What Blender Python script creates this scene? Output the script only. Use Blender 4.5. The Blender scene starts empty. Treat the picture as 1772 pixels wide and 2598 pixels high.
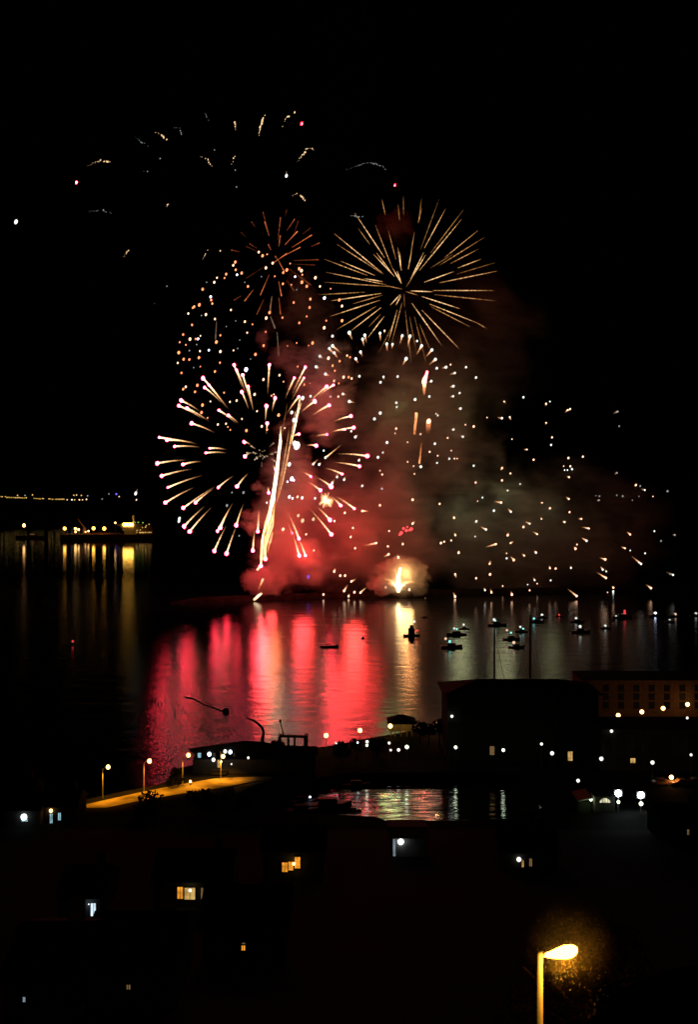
import bpy, bmesh, math, random
from mathutils import Vector, Matrix, noise as mnoise

# ------------------------------------------------------------------ camera, sky, night fill, exposure
SC = bpy.context.scene
COL = SC.collection
F = 3000.0            # focal length in pixels of the 1772 x 2598 photograph
CX, YH = 886.0, 1250.0
H = 60.0              # eye height above the water, metres
cd = bpy.data.cameras.new('camera')
cam = bpy.data.objects.new('camera', cd); COL.objects.link(cam)
cam.location = (0, 0, H); cam.rotation_euler = (math.pi / 2, 0, 0)
cd.sensor_fit = 'VERTICAL'; cd.sensor_height = 36.0; cd.sensor_width = 24.55
cd.lens = 36.0 * F / 2598.0
cd.shift_y = -(1299.0 - YH) / 2598.0
cd.clip_start = 0.5; cd.clip_end = 20000
SC.camera = cam
W = bpy.data.worlds.new('World'); SC.world = W; W.use_nodes = True
wn = W.node_tree.nodes; bgn = wn['Background']
sky = wn.new('ShaderNodeTexSky'); sky.sky_type = 'NISHITA'; sky.sun_disc = False
sky.sun_elevation = math.radians(-8); sky.sun_rotation = math.radians(200)
W.node_tree.links.new(sky.outputs[0], bgn.inputs[0]); bgn.inputs[1].default_value = 0.002
sd = bpy.data.lights.new('night_fill', 'SUN'); sd.energy = 0.0001; sd.angle = math.radians(0.5); sd.color = (1, .95, .88)
so = bpy.data.objects.new('night_fill', sd); COL.objects.link(so); so.rotation_euler = (math.radians(50), 0, math.radians(30))  # very faint directional fill added so the dark buildings just read
SC.view_settings.view_transform = 'Standard'; SC.view_settings.look = 'None'
SC.view_settings.exposure = 0.0; SC.view_settings.gamma = 1.0
cy = SC.cycles
cy.max_bounces = 6; cy.diffuse_bounces = 1; cy.glossy_bounces = 2; cy.transmission_bounces = 2
cy.volume_bounces = 1; cy.transparent_max_bounces = 64
cy.caustics_reflective = False; cy.caustics_refractive = False
cy.sample_clamp_indirect = 6.0
cy.use_denoising = True
try: cy.denoiser = 'OPENIMAGEDENOISE'
except Exception: pass
cy.volume_step_rate = 0.5; cy.volume_max_steps = 256
cy.use_light_tree = True
R = random.Random(7)
PI = math.pi

# ------------------------------------------------------------------ helpers
def P(px, py, Y):
    """point at distance Y whose picture lies at photograph pixel px, py"""
    return Vector(((px - CX) / F * Y, Y, H - (py - YH) / F * Y))
def G(px, py, z=0.0):
    """point of the level plane z seen at photograph pixel px, py"""
    return P(px, py, F * (H - z) / (py - YH))
def lerp(a, b, t): return a + (b - a) * t
def interp(t, pts):
    if t <= pts[0][0]: return pts[0][1]
    for (a, b), (c, d) in zip(pts, pts[1:]):
        if t <= c: return lerp(b, d, (t - a) / (c - a))
    return pts[-1][1]
TERR = [(0, 52), (15, 48), (30, 42.5), (60, 32.5), (100, 21.5), (150, 10.8), (190, 4.6), (204, 2.0), (212, 1.2), (220, -1)]
def terr(Y): return interp(Y, TERR)
def on_hill(px, py, above):
    """distance at which the ray through a pixel is 'above' metres over the hillside"""
    Y = 22.0
    while Y < 208:
        if P(px, py, Y).z - terr(Y) <= above: return Y
        Y += 0.5
    return 205.0

class MB:
    def __init__(s): s.v = []; s.f = []; s.m = []; s.h = []; s.cur = 0
    def vert(s, p, h=1.0): s.v.append(tuple(p)); s.h.append(h); return len(s.v) - 1
    def face(s, idx): s.f.append(tuple(idx)); s.m.append(s.cur)
    def box(s, c, d, rz=0.0, M=None):
        c = Vector(c); hx, hy, hz = d[0] / 2, d[1] / 2, d[2] / 2
        rot = M if M is not None else Matrix.Rotation(rz, 3, 'Z')
        i = [s.vert(c + rot @ Vector((x * hx, y * hy, z * hz))) for z in (-1, 1) for y in (-1, 1) for x in (-1, 1)]
        for q in ((0, 2, 3, 1), (4, 5, 7, 6), (0, 1, 5, 4), (2, 6, 7, 3), (0, 4, 6, 2), (1, 3, 7, 5)): s.face([i[k] for k in q])
        return s
    def tube(s, pts, rad, n=6, heat=None, cap=True):
        pts = [Vector(p) for p in pts]; rings = []
        for k, p in enumerate(pts):
            a = pts[max(k - 1, 0)]; b = pts[min(k + 1, len(pts) - 1)]
            t = (b - a)
            if t.length < 1e-9: t = Vector((0, 0, 1))
            t.normalize()
            u = t.cross(Vector((0, 0, 1)) if abs(t.z) < .9 else Vector((1, 0, 0))).normalized(); w = t.cross(u)
            r = rad[k] if isinstance(rad, (list, tuple)) else rad
            hh = heat[k] if heat else 1.0
            rings.append([s.vert(p + (u * math.cos(2 * PI * j / n) + w * math.sin(2 * PI * j / n)) * r, hh) for j in range(n)])
        for A, B in zip(rings, rings[1:]):
            for j in range(n): s.face((A[j], A[(j + 1) % n], B[(j + 1) % n], B[j]))
        if cap: s.face(rings[0][::-1]); s.face(rings[-1])
        return s
    def lathe(s, c, prof, n=10):
        c = Vector(c); rings = []
        for r, z in prof:
            rings.append([s.vert(c + Vector((r * math.cos(2 * PI * j / n), r * math.sin(2 * PI * j / n), z))) for j in range(n)])
        for A, B in zip(rings, rings[1:]):
            for j in range(n): s.face((A[j], A[(j + 1) % n], B[(j + 1) % n], B[j]))
        s.face(rings[0][::-1]); s.face(rings[-1])
        return s
    def ball(s, c, r, n=8, m=5, sc=(1, 1, 1), rot=None, heat=1.0):
        c = Vector(c); rings = []
        for k in range(1, m):
            th = PI * k / m
            ring = []
            for j in range(n):
                p = Vector((math.sin(th) * math.cos(2 * PI * j / n) * r * sc[0], math.sin(th) * math.sin(2 * PI * j / n) * r * sc[1], math.cos(th) * r * sc[2]))
                if rot: p = rot @ p
                ring.append(s.vert(c + p, heat))
            rings.append(ring)
        pt = Vector((0, 0, r * sc[2])); pb = -pt
        if rot: pt = rot @ pt; pb = rot @ pb
        t = s.vert(c + pt, heat); b = s.vert(c + pb, heat)
        for A, B in zip(rings, rings[1:]):
            for j in range(n): s.face((A[j], B[j], B[(j + 1) % n], A[(j + 1) % n]))
        for j in range(n):
            s.face((t, rings[0][j], rings[0][(j + 1) % n])); s.face((b, rings[-1][(j + 1) % n], rings[-1][j]))
        return s
    def prism(s, pts, z0, z1):
        n = len(pts)
        a = [s.vert((p[0], p[1], z0)) for p in pts]; b = [s.vert((p[0], p[1], z1)) for p in pts]
        s.face(a[::-1]); s.face(b)
        for j in range(n): s.face((a[j], a[(j + 1) % n], b[(j + 1) % n], b[j]))
        return s
    def quad(s, a, b, c, d): s.face([s.vert(p) for p in (a, b, c, d)]); return s
    def build(s, name, mats, parent=None, smooth=False, heat=False, loc=None, fix=True):
        me = bpy.data.meshes.new(name); me.from_pydata(s.v, [], s.f)
        if not isinstance(mats, (list, tuple)): mats = [mats]
        for m in mats: me.materials.append(m)
        if len(mats) > 1: me.polygons.foreach_set('material_index', s.m)
        if smooth: me.polygons.foreach_set('use_smooth', [True] * len(s.f))
        if heat:
            at = me.attributes.new('spark_glow', 'FLOAT', 'POINT'); at.data.foreach_set('value', s.h)
        if fix:
            bm = bmesh.new(); bm.from_mesh(me); bmesh.ops.recalc_face_normals(bm, faces=bm.faces); bm.to_mesh(me); bm.free()
        me.update()
        o = bpy.data.objects.new(name, me); COL.objects.link(o)
        if parent: o.parent = parent
        if loc is not None: o.location = loc
        return o

def tag(o, label, cat, group=None, kind=None):
    if label: o['label'] = label
    if cat: o['category'] = cat
    if group: o['group'] = group
    if kind: o['kind'] = kind
    return o
def thing(name, label, cat, loc=(0, 0, 0), rz=0.0, group=None):
    o = bpy.data.objects.new(name, None); COL.objects.link(o); o.location = loc; o.rotation_euler = (0, 0, rz)
    o.empty_display_size = .2
    return tag(o, label, cat, group)
def copy_tree(o, parent=None):
    c = o.copy(); COL.objects.link(c)
    if parent: c.parent = parent
    for ch in list(o.children): copy_tree(ch, c)
    return c
def lamp(name, loc, watts, col, parent, radius=.2, cone=0):
    l = bpy.data.lights.new(name, 'SPOT' if cone else 'POINT')
    if cone: l.spot_size = math.radians(cone); l.spot_blend = .6
    l.energy = watts; l.color = col; l.shadow_soft_size = radius
    o = bpy.data.objects.new(name, l); COL.objects.link(o); o.location = loc
    if parent: o.parent = parent
    return o

# ------------------------------------------------------------------ materials
def nt(name):
    m = bpy.data.materials.new(name); m.use_nodes = True; t = m.node_tree; t.nodes.clear()
    out = t.nodes.new('ShaderNodeOutputMaterial')
    return m, t, out
def N(t, typ, **kw):
    n = t.nodes.new(typ)
    for k, v in kw.items(): setattr(n, k, v)
    return n
def dif(name, col, rough=.8, var=.35, scale=3.0, metal=0.0, bump=.0, coord='Object'):
    m, t, out = nt(name)
    b = N(t, 'ShaderNodeBsdfPrincipled'); b.inputs['Roughness'].default_value = rough; b.inputs['Metallic'].default_value = metal
    if rough >= .7: b.inputs['Specular IOR Level'].default_value = .02
    tc = N(t, 'ShaderNodeTexCoord'); no = N(t, 'ShaderNodeTexNoise'); no.inputs['Scale'].default_value = scale; no.inputs['Detail'].default_value = 5
    rp = N(t, 'ShaderNodeValToRGB')
    lo = [c * (1 - var) for c in col] + [1]; hi = [min(1, c * (1 + var)) for c in col] + [1]
    rp.color_ramp.elements[0].color = lo; rp.color_ramp.elements[1].color = hi
    rp.color_ramp.elements[0].position = .3; rp.color_ramp.elements[1].position = .7
    t.links.new(tc.outputs[coord], no.inputs['Vector']); t.links.new(no.outputs[0], rp.inputs[0]); t.links.new(rp.outputs[0], b.inputs['Base Color'])
    if bump:
        bp = N(t, 'ShaderNodeBump'); bp.inputs['Strength'].default_value = bump
        t.links.new(no.outputs[0], bp.inputs['Height']); t.links.new(bp.outputs[0], b.inputs['Normal'])
    t.links.new(b.outputs[0], out.inputs[0])
    return m
def emi(name, col, strength, sampling='AUTO'):
    """a burning or lit thing: plain emission whose strength wavers a little over the surface"""
    m, t, out = nt(name)
    e = N(t, 'ShaderNodeEmission'); e.inputs[0].default_value = (*col, 1); e.inputs[1].default_value = strength
    t.links.new(e.outputs[0], out.inputs[0])
    try: m.cycles.emission_sampling = sampling
    except Exception: pass
    return m
def window_mat(name, col, strength, bars=7.0, horiz=False):
    """lit window: folds of a curtain behind the glass"""
    m, t, out = nt(name)
    tc = N(t, 'ShaderNodeTexCoord'); wv = N(t, 'ShaderNodeTexWave'); wv.inputs['Scale'].default_value = bars; wv.inputs['Distortion'].default_value = 1.5
    wv.bands_direction = 'Z' if horiz else 'X'
    no = N(t, 'ShaderNodeTexNoise'); no.inputs['Scale'].default_value = 1.3
    mr = N(t, 'ShaderNodeMapRange'); mr.inputs['To Min'].default_value = .35; mr.inputs['To Max'].default_value = 1.0
    ml = N(t, 'ShaderNodeMath', operation='MULTIPLY'); mr2 = N(t, 'ShaderNodeMapRange'); mr2.inputs['From Min'].default_value = .25; mr2.inputs['From Max'].default_value = .75
    mr2.inputs['To Min'].default_value = .4; mr2.inputs['To Max'].default_value = 1.5
    m3 = N(t, 'ShaderNodeMath', operation='MULTIPLY'); m3.inputs[1].default_value = strength
    e = N(t, 'ShaderNodeEmission'); e.inputs[0].default_value = (*col, 1)
    t.links.new(tc.outputs['Object'], wv.inputs[0]); t.links.new(tc.outputs['Object'], no.inputs['Vector'])
    t.links.new(wv.outputs['Fac'], mr.inputs[0]); t.links.new(no.outputs[0], mr2.inputs[0])
    t.links.new(mr.outputs[0], ml.inputs[0]); t.links.new(mr2.outputs[0], ml.inputs[1])
    t.links.new(ml.outputs[0], m3.inputs[0]); t.links.new(m3.outputs[0], e.inputs[1]); t.links.new(e.outputs[0], out.inputs[0])
    return m
def trail_mat(name, cold, mid, hot, strength, grain=1.2, lo=.35, samp='NONE'):
    """a thread of burning sparks: colour and brightness follow how hot the sparks still are; see-through between the sparks"""
    m, t, out = nt(name)
    at = N(t, 'ShaderNodeAttribute', attribute_name='spark_glow')
    rp = N(t, 'ShaderNodeValToRGB'); e = rp.color_ramp.elements
    e[0].color = (*cold, 1); e[1].color = (*hot, 1); x = e.new(.45); x.color = (*mid, 1)
    pw = N(t, 'ShaderNodeMath', operation='POWER'); pw.inputs[1].default_value = 1.35
    tc = N(t, 'ShaderNodeTexCoord'); no = N(t, 'ShaderNodeTexNoise'); no.inputs['Scale'].default_value = grain; no.inputs['Detail'].default_value = 2
    mr = N(t, 'ShaderNodeMapRange'); mr.inputs['From Min'].default_value = .38; mr.inputs['From Max'].default_value = .62
    mr.inputs['To Min'].default_value = lo; mr.inputs['To Max'].default_value = 1.6
    m1 = N(t, 'ShaderNodeMath', operation='MULTIPLY'); m2 = N(t, 'ShaderNodeMath', operation='MULTIPLY'); m2.inputs[1].default_value = strength
    em = N(t, 'ShaderNodeEmission'); tr = N(t, 'ShaderNodeBsdfTransparent'); ad = N(t, 'ShaderNodeAddShader')
    L = t.links.new
    L(at.outputs['Fac'], rp.inputs[0]); L(at.outputs['Fac'], pw.inputs[0]); L(tc.outputs['Object'], no.inputs['Vector'])
    L(no.outputs[0], mr.inputs[0]); L(mr.outputs[0], m1.inputs[0]); L(pw.outputs[0], m1.inputs[1]); L(m1.outputs[0], m2.inputs[0])
    L(rp.outputs[0], em.inputs[0]); L(m2.outputs[0], em.inputs[1]); L(em.outputs[0], ad.inputs[0]); L(tr.outputs[0], ad.inputs[1]); L(ad.outputs[0], out.inputs[0])
    try: m.cycles.emission_sampling = samp
    except Exception: pass
    return m

M = {}
M['gold'] = trail_mat('golden_sparks', (.30, .12, .035), (.75, .33, .10), (1.0, .62, .30), .62, .9)
M['ember'] = trail_mat('ember_sparks', (.18, .04, .012), (.45, .10, .03), (.9, .20, .07), .42, .9)
M['pinktail'] = trail_mat('pink_shell_tail', (.42, .14, .05), (.85, .42, .16), (1.0, .70, .42), 1.25, 1.0, .5)
M['comet'] = trail_mat('comet_tail', (.9, .22, .05), (1.0, .50, .16), (1.0, .80, .50), 1.15, .8, .55)
M['cometgold'] = trail_mat('comet_gold_tail', (.5, .17, .05), (.8, .38, .14), (1.0, .7, .36), .9, .8, .3)
M['warmtail'] = trail_mat('warm_tail', (.35, .13, .05), (.8, .34, .13), (1.0, .62, .36), .95, 1.0, .5)
M['flare'] = trail_mat('flare_tail', (.7, .13, .05), (.95, .32, .10), (1.0, .66, .34), 1.3, .6, .6)
M['haze_tail'] = trail_mat('dim_sparks', (.2, .12, .07), (.4, .26, .16), (.8, .6, .4), .5, 1.4, .3)
M['star_pink'] = emi('pink_star', (1.0, .06, .13), 26)
M['star_pink_hot'] = emi('pink_star_bright', (1.0, .024, .055), 64)
M['star_white'] = emi('white_star', (.95, 1.0, .92), 1.5, 'NONE')
M['star_warm'] = emi('warm_star', (1.0, .55, .34), 2.6, 'NONE')
M['star_orange'] = emi('orange_star', (1.0, .27, .11), 2.3, 'NONE')
M['star_red'] = emi('red_star', (1.0, .06, .06), 2.2, 'NONE')
M['boat_white'] = emi('boat_lamp', (.95, 1.0, .9), .95, 'NONE'); M['boat_warm'] = emi('warm_boat_lamp', (1.0, .62, .42), 1.0, 'NONE')
M['boat_red'] = emi('red_boat_lamp', (1.0, .08, .07), .9, 'NONE')
M['star_ruby'] = emi('ruby_star', (1.0, .0004, .0007), 1500)
M['star_dim'] = emi('dim_star', (.55, .58, .55), .55, 'NONE')
M['star_gold'] = emi('gold_speck', (.95, .62, .33), 1.15, 'NONE')
M['star_blue'] = emi('blue_white_star', (.7, .75, 1.0), 5, 'NONE')
M['fire'] = emi('white_fire', (1.0, .66, .28), 8)
M['lamp_white'] = emi('white_lamp', (1.0, .97, .86), 1.5)
M['lamp_cold'] = emi('cold_lamp', (.80, .92, 1.0), 4)
M['lamp_green'] = emi('pale_green_lamp', (.86, 1.0, .66), 3.4)
M['lamp_orange'] = emi('sodium_lamp', (1.0, .52, .16), 6)
M['lamp_gold'] = emi('gold_lamp', (1.0, .60, .14), .95, 'NONE')
M['lamp_red'] = emi('red_lamp', (1.0, .03, .02), 2.5, 'NONE')
M['lamp_cyan'] = emi('cyan_lamp', (.25, 1.0, .9), 1.4, 'NONE')
M['lamp_blue'] = emi('blue_lamp', (.16, .12, 1.0), 1.6, 'NONE')
M['ship_lamp'] = emi('ship_floodlight', (1.0, .42, .05), 9)
M['ship_bright'] = emi('ship_bridge_floodlight', (1.0, .48, .06), 15)
M['lantern'] = emi('sodium_lantern', (1.0, .42, .045), 20)
M['win_orange'] = window_mat('orange_window', (1.0, .36, .03), 1.5)
M['win_gold'] = window_mat('gold_window', (1.0, .62, .18), .85)
M['win_dimgold'] = window_mat('dim_gold_window', (.7, .42, .16), .35)
M['win_blue'] = window_mat('blue_white_window', (.66, .84, 1.0), 1.5)
M['win_cyan'] = window_mat('cyan_window', (.45, .85, .95), .9, 3.0)
M['wall_glow'] = window_mat('lit_wall_strip', (.6, .75, .85), .42, 3.0)  # glowing strip in place of lamplight on a wall
M['win_dark'] = dif('dark_glass', (.01, .01, .012), .6, .2)
M['render'] = dif('dull_render', (.06, .056, .05), .9, .15, 1.2, bump=.1)
M['brick'] = dif('weathered_brick', (.30, .17, .11), .9, .3, 2.5, bump=.2)
M['stone'] = dif('rough_stone', (.22, .20, .18), .95, .4, .6, bump=.5)
M['rock'] = dif('breakwater_rock', (.010, .009, .008), .95, .5, .25, bump=.6)
M['slate'] = dif('slate_roof', (.008, .008, .009), .7, .3, 4.0)
M['tile'] = dif('clay_roof', (.012, .008, .006), .8, .3, 4.0)
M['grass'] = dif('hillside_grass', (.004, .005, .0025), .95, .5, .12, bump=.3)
M['concrete'] = dif('quay_concrete', (.014, .014, .013), .9, .3, .25, bump=.2)
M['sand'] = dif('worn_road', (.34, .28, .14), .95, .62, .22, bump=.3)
M['steel'] = dif('painted_steel', (.10, .10, .10), .5, .2, 3.0)
M['galv'] = dif('galvanised_steel', (.42, .42, .41), .45, .12, 3.0, metal=.3)
M['hull'] = dif('dark_hull', (.03, .032, .04), .5, .3, 1.0)
M['hull_red'] = dif('ship_hull', (.04, .02, .018), .6, .3, .1)
M['deck'] = dif('ship_deck', (.30, .16, .08), .8, .3, .2)
M['shipwhite'] = dif('ship_paint', (.62, .56, .46), .6, .15, .15)
M['bark'] = dif('bark', (.10, .07, .045), .95, .4, 4.0, bump=.4)
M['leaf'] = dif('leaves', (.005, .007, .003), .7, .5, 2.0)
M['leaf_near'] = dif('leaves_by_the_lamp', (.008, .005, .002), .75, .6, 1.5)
M['wood'] = dif('weathered_wood', (.16, .11, .07), .85, .35, 3.0)
M['cloth'] = dif('dark_clothes', (.03, .03, .035), .9, .3, 5.0)

def water_mat(name, sc, rough, bump, swell, swell_sc, stretch=.55):
    m, t, out = nt(name); L = t.links.new
    tc = N(t, 'ShaderNodeTexCoord'); mp = N(t, 'ShaderNodeMapping'); mp.inputs['Scale'].default_value = (stretch, 1.0, 1)
    n1 = N(t, 'ShaderNodeTexNoise'); n1.inputs['Scale'].default_value = sc; n1.inputs['Detail'].default_value = 3; n1.inputs['Roughness'].default_value = .62
    n2 = N(t, 'ShaderNodeTexNoise'); n2.inputs['Scale'].default_value = swell_sc; n2.inputs['Detail'].default_value = 2; n2.inputs['Distortion'].default_value = .4
    bp = N(t, 'ShaderNodeBump'); bp.inputs['Strength'].default_value = 1.0; bp.inputs['Distance'].default_value = bump
    b2 = N(t, 'ShaderNodeBump'); b2.inputs['Strength'].default_value = 1.0; b2.inputs['Distance'].default_value = swell
    L(tc.outputs['Object'], mp.inputs[0]); L(mp.outputs[0], n1.inputs['Vector']); L(mp.outputs[0], n2.inputs['Vector']); 
    sp = N(t, 'ShaderNodeSeparateXYZ'); cm = N(t, 'ShaderNodeMapRange', interpolation_type='SMOOTHSTEP'); L(tc.outputs['Object'], sp.inputs[0]); L(sp.outputs['Y'], cm.inputs[0])
    cm.inputs['From Min'].default_value = 560; cm.inputs['From Max'].default_value = 900; cm.inputs['To Min'].default_value = 1.0; cm.inputs['To Max'].default_value = .14   # the open water beyond the breakwater lies calmer tonight
    h1 = N(t, 'ShaderNodeMath', operation='MULTIPLY'); h2 = N(t, 'ShaderNodeMath', operation='MULTIPLY'); rr_ = N(t, 'ShaderNodeMath', operation='MULTIPLY'); rr_.inputs[1].default_value = rough
    r0 = N(t, 'ShaderNodeMapRange'); r0.inputs['From Min'].default_value = .14; r0.inputs['To Min'].default_value = .5; L(cm.outputs[0], r0.inputs[0]); L(r0.outputs[0], rr_.inputs[0])
    L(n2.outputs[0], h2.inputs[0]); L(cm.outputs[0], h2.inputs[1]); L(n1.outputs[0], h1.inputs[0]); L(cm.outputs[0], h1.inputs[1]); L(h1.outputs[0], bp.inputs['Height'])
    L(h2.outputs[0], b2.inputs['Height']); L(b2.outputs[0], bp.inputs['Normal'])
    g = N(t, 'ShaderNodeBsdfGlossy', distribution='BECKMANN'); g.inputs['Roughness'].default_value = rough; g.inputs['Color'].default_value = (.92, .95, 1, 1)
    d = N(t, 'ShaderNodeBsdfDiffuse'); d.inputs[0].default_value = (.004, .008, .010, 1)
    fr = N(t, 'ShaderNodeFresnel'); fr.inputs[0].default_value = 1.33; mx = N(t, 'ShaderNodeMixShader')
    L(bp.outputs[0], g.inputs['Normal']); L(rr_.outputs[0], g.inputs['Roughness'])
    L(fr.outputs[0], mx.inputs[0]); L(d.outputs[0], mx.inputs[1]); L(g.outputs[0], mx.inputs[2]); L(mx.outputs[0], out.inputs[0])
    return m
M['water'] = water_mat('sea_water', .7, .20, .04, .22, .14)
M['basin'] = water_mat('basin_water', 1.3, .12, .05, .28, .5, .14)

# ------------------------------------------------------------------ water, hills, ground
mb = MB()
mb.quad((-4000, 100, 0), (4000, 100, 0), (4000, 9000, 0), (-4000, 9000, 0))
tag(mb.build('water', M['water'], fix=False), 'dark bay water with long red and gold reflections', 'water', kind='structure')

def hills(name, label, x0, x1, Y, prof, depth, n=60):
    mb = MB(); rows = []
    for k in range(n + 1):
        x = lerp(x0, x1, k / n); h = prof(x) * (1 + .18 * mnoise.noise(Vector((x * .004, 3.1, Y * .01))))
        rows.append([mb.vert((x, Y, -1)), mb.vert((x, Y + depth * .25, h * .55)), mb.vert((x, Y + depth * .6, h)), mb.vert((x, Y + depth, -1))])
    for A, B in zip(rows, rows[1:]):
        for j in range(3): mb.face((A[j], B[j], B[j + 1], A[j + 1]))
    return tag(mb.build(name, M['grass'], smooth=True), label, None, kind='structure')
hills('far_shore', 'dark far shore dotted with tiny lights', -2200, 900, 2500, lambda x: 78 if x < -350 else 78 - (x + 350) * .03, 900)
hills('headland', 'dark low headland at the right edge of the bay', 250, 1400, 1450, lambda x: 10 + 26 * min(1, max(0, (x - 250) / 500)), 500, 40)

# near hillside below the viewpoint
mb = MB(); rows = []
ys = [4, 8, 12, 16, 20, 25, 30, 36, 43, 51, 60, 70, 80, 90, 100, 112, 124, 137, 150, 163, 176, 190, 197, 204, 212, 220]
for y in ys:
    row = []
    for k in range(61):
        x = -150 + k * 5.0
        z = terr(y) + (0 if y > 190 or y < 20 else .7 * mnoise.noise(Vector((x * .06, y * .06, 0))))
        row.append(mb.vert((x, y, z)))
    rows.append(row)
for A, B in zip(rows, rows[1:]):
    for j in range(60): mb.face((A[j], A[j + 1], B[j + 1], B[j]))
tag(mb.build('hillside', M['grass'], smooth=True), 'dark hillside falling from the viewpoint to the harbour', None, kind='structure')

def poly_with_hole(name, outer, hole, z, mat, label):
    bm = bmesh.new()
    def loop(pts):
        vs = [bm.verts.new((p.x, p.y, z)) for p in pts]
        return vs, [bm.edges.new((vs[i], vs[(i + 1) % len(vs)])) for i in range(len(vs))]
    v1, e1 = loop(outer); es = list(e1)
    if hole: v2, e2 = loop(hole); es += e2
    bmesh.ops.triangle_fill(bm, edges=es, use_beauty=True)
    for vs in ([v1, v2] if hole else [v1]):
        low = [bm.verts.new((v.co.x, v.co.y, -3)) for v in vs]
        for i in range(len(vs)):
            j = (i + 1) % len(vs); bm.faces.new((vs[i], vs[j], low[j], low[i]))
    bmesh.ops.recalc_face_normals(bm, faces=bm.faces)
    me = bpy.data.meshes.new(name); bm.to_mesh(me); bm.free(); me.materials.append(mat)
    o = bpy.data.objects.new(name, me); COL.objects.link(o)
    return tag(o, label, None, kind='structure')
QZ = 2.0
coast = [(-260, 2072), (100, 2046), (195, 2033), (330, 2004), (385, 1994), (420, 1984), (450, 1950), (560, 1925), (690, 1905), (800, 1897), (850, 1890), (940, 1872), (1060, 1852), (1130, 1846), (1300, 1826), (1500, 1800), (2100, 1775)]
outer = [G(x, y, QZ) for x, y in coast] + [Vector((180, 203, 0)), Vector((-130, 203, 0))]
basin = [(694, 2052), (760, 2022), (800, 2002), (880, 1986), (1110, 1984), (1350, 1990), (1400, 2040), (1300, 2080), (1118, 2084), (1108, 2099), (1060, 2108), (1010, 2112), (1004, 2093), (975, 2080), (950, 2072), (860, 2067), (800, 2064), (740, 2064)]
NEAR = 5   # from here on the quay lip hides the water: those corners are seen at quay height
hole = [G(x, y, 0.0 if i <= NEAR else QZ) for i, (x, y) in enumerate(basin)]
poly_with_hole('ground', outer, hole, QZ, M['concrete'], 'dark harbour quay and mole around the inner basin')
mb = MB(); bp_ = hole
bm_c = sum(bp_, Vector()) / len(bp_)
mb.face([mb.vert((bm_c.x + (p.x - bm_c.x) * 1.01, bm_c.y + (p.y - bm_c.y) * 1.01, .02)) for p in bp_])
tag(mb.build('basin_water', M['basin'], fix=False), 'still harbour basin water with red and green reflections', 'water', kind='structure')

def flat(name, pts, z, mat, label):
    mb = MB(); mb.face([mb.vert((p.x, p.y, z)) for p in pts]); o = mb.build(name, mat, fix=False)
    return tag(o, label, None, kind='structure')
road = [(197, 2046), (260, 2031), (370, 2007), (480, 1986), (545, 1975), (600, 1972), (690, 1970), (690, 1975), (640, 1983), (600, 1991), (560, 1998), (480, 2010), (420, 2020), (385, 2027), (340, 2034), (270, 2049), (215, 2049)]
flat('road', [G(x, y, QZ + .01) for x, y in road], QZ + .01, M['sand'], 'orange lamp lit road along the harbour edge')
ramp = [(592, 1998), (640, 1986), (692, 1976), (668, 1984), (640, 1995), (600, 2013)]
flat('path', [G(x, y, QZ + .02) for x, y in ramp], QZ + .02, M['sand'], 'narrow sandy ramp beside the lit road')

# ------------------------------------------------------------------ breakwater
mb = MB(); rows = []
bw = [(430, 1533), (560, 1528), (700, 1522), (850, 1516), (1000, 1511), (1250, 1507), (1450, 1503), (1650, 1498), (1900, 1492)]
n = 150
for k in range(n + 1):
    t = k / n * (len(bw) - 1); i = min(int(t), len(bw) - 2); u = t - i
    p = G(lerp(bw[i][0], bw[i + 1][0], u), lerp(bw[i][1], bw[i + 1][1], u))
    h = (2.6 + .5 * mnoise.noise(Vector((k * .5, 0, 0)))) * min(1, k / 14 + .25)
    rows.append([mb.vert((p.x, p.y - 1.5, -1)), mb.vert((p.x, p.y + 1.2 + .5 * mnoise.noise(Vector((k * .9, 5, 0))), h * .6)), mb.vert((p.x, p.y + 3.2, h)), mb.vert((p.x, p.y + 8, h)), mb.vert((p.x, p.y + 12, -1))])
for A, B in zip(rows, rows[1:]):
    for j in range(4): mb.face((A[j], B[j], B[j + 1], A[j + 1]))
tag(mb.build('breakwater', M['rock'], smooth=False), 'long low dark breakwater across the bay under the fireworks', 'breakwater')

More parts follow.
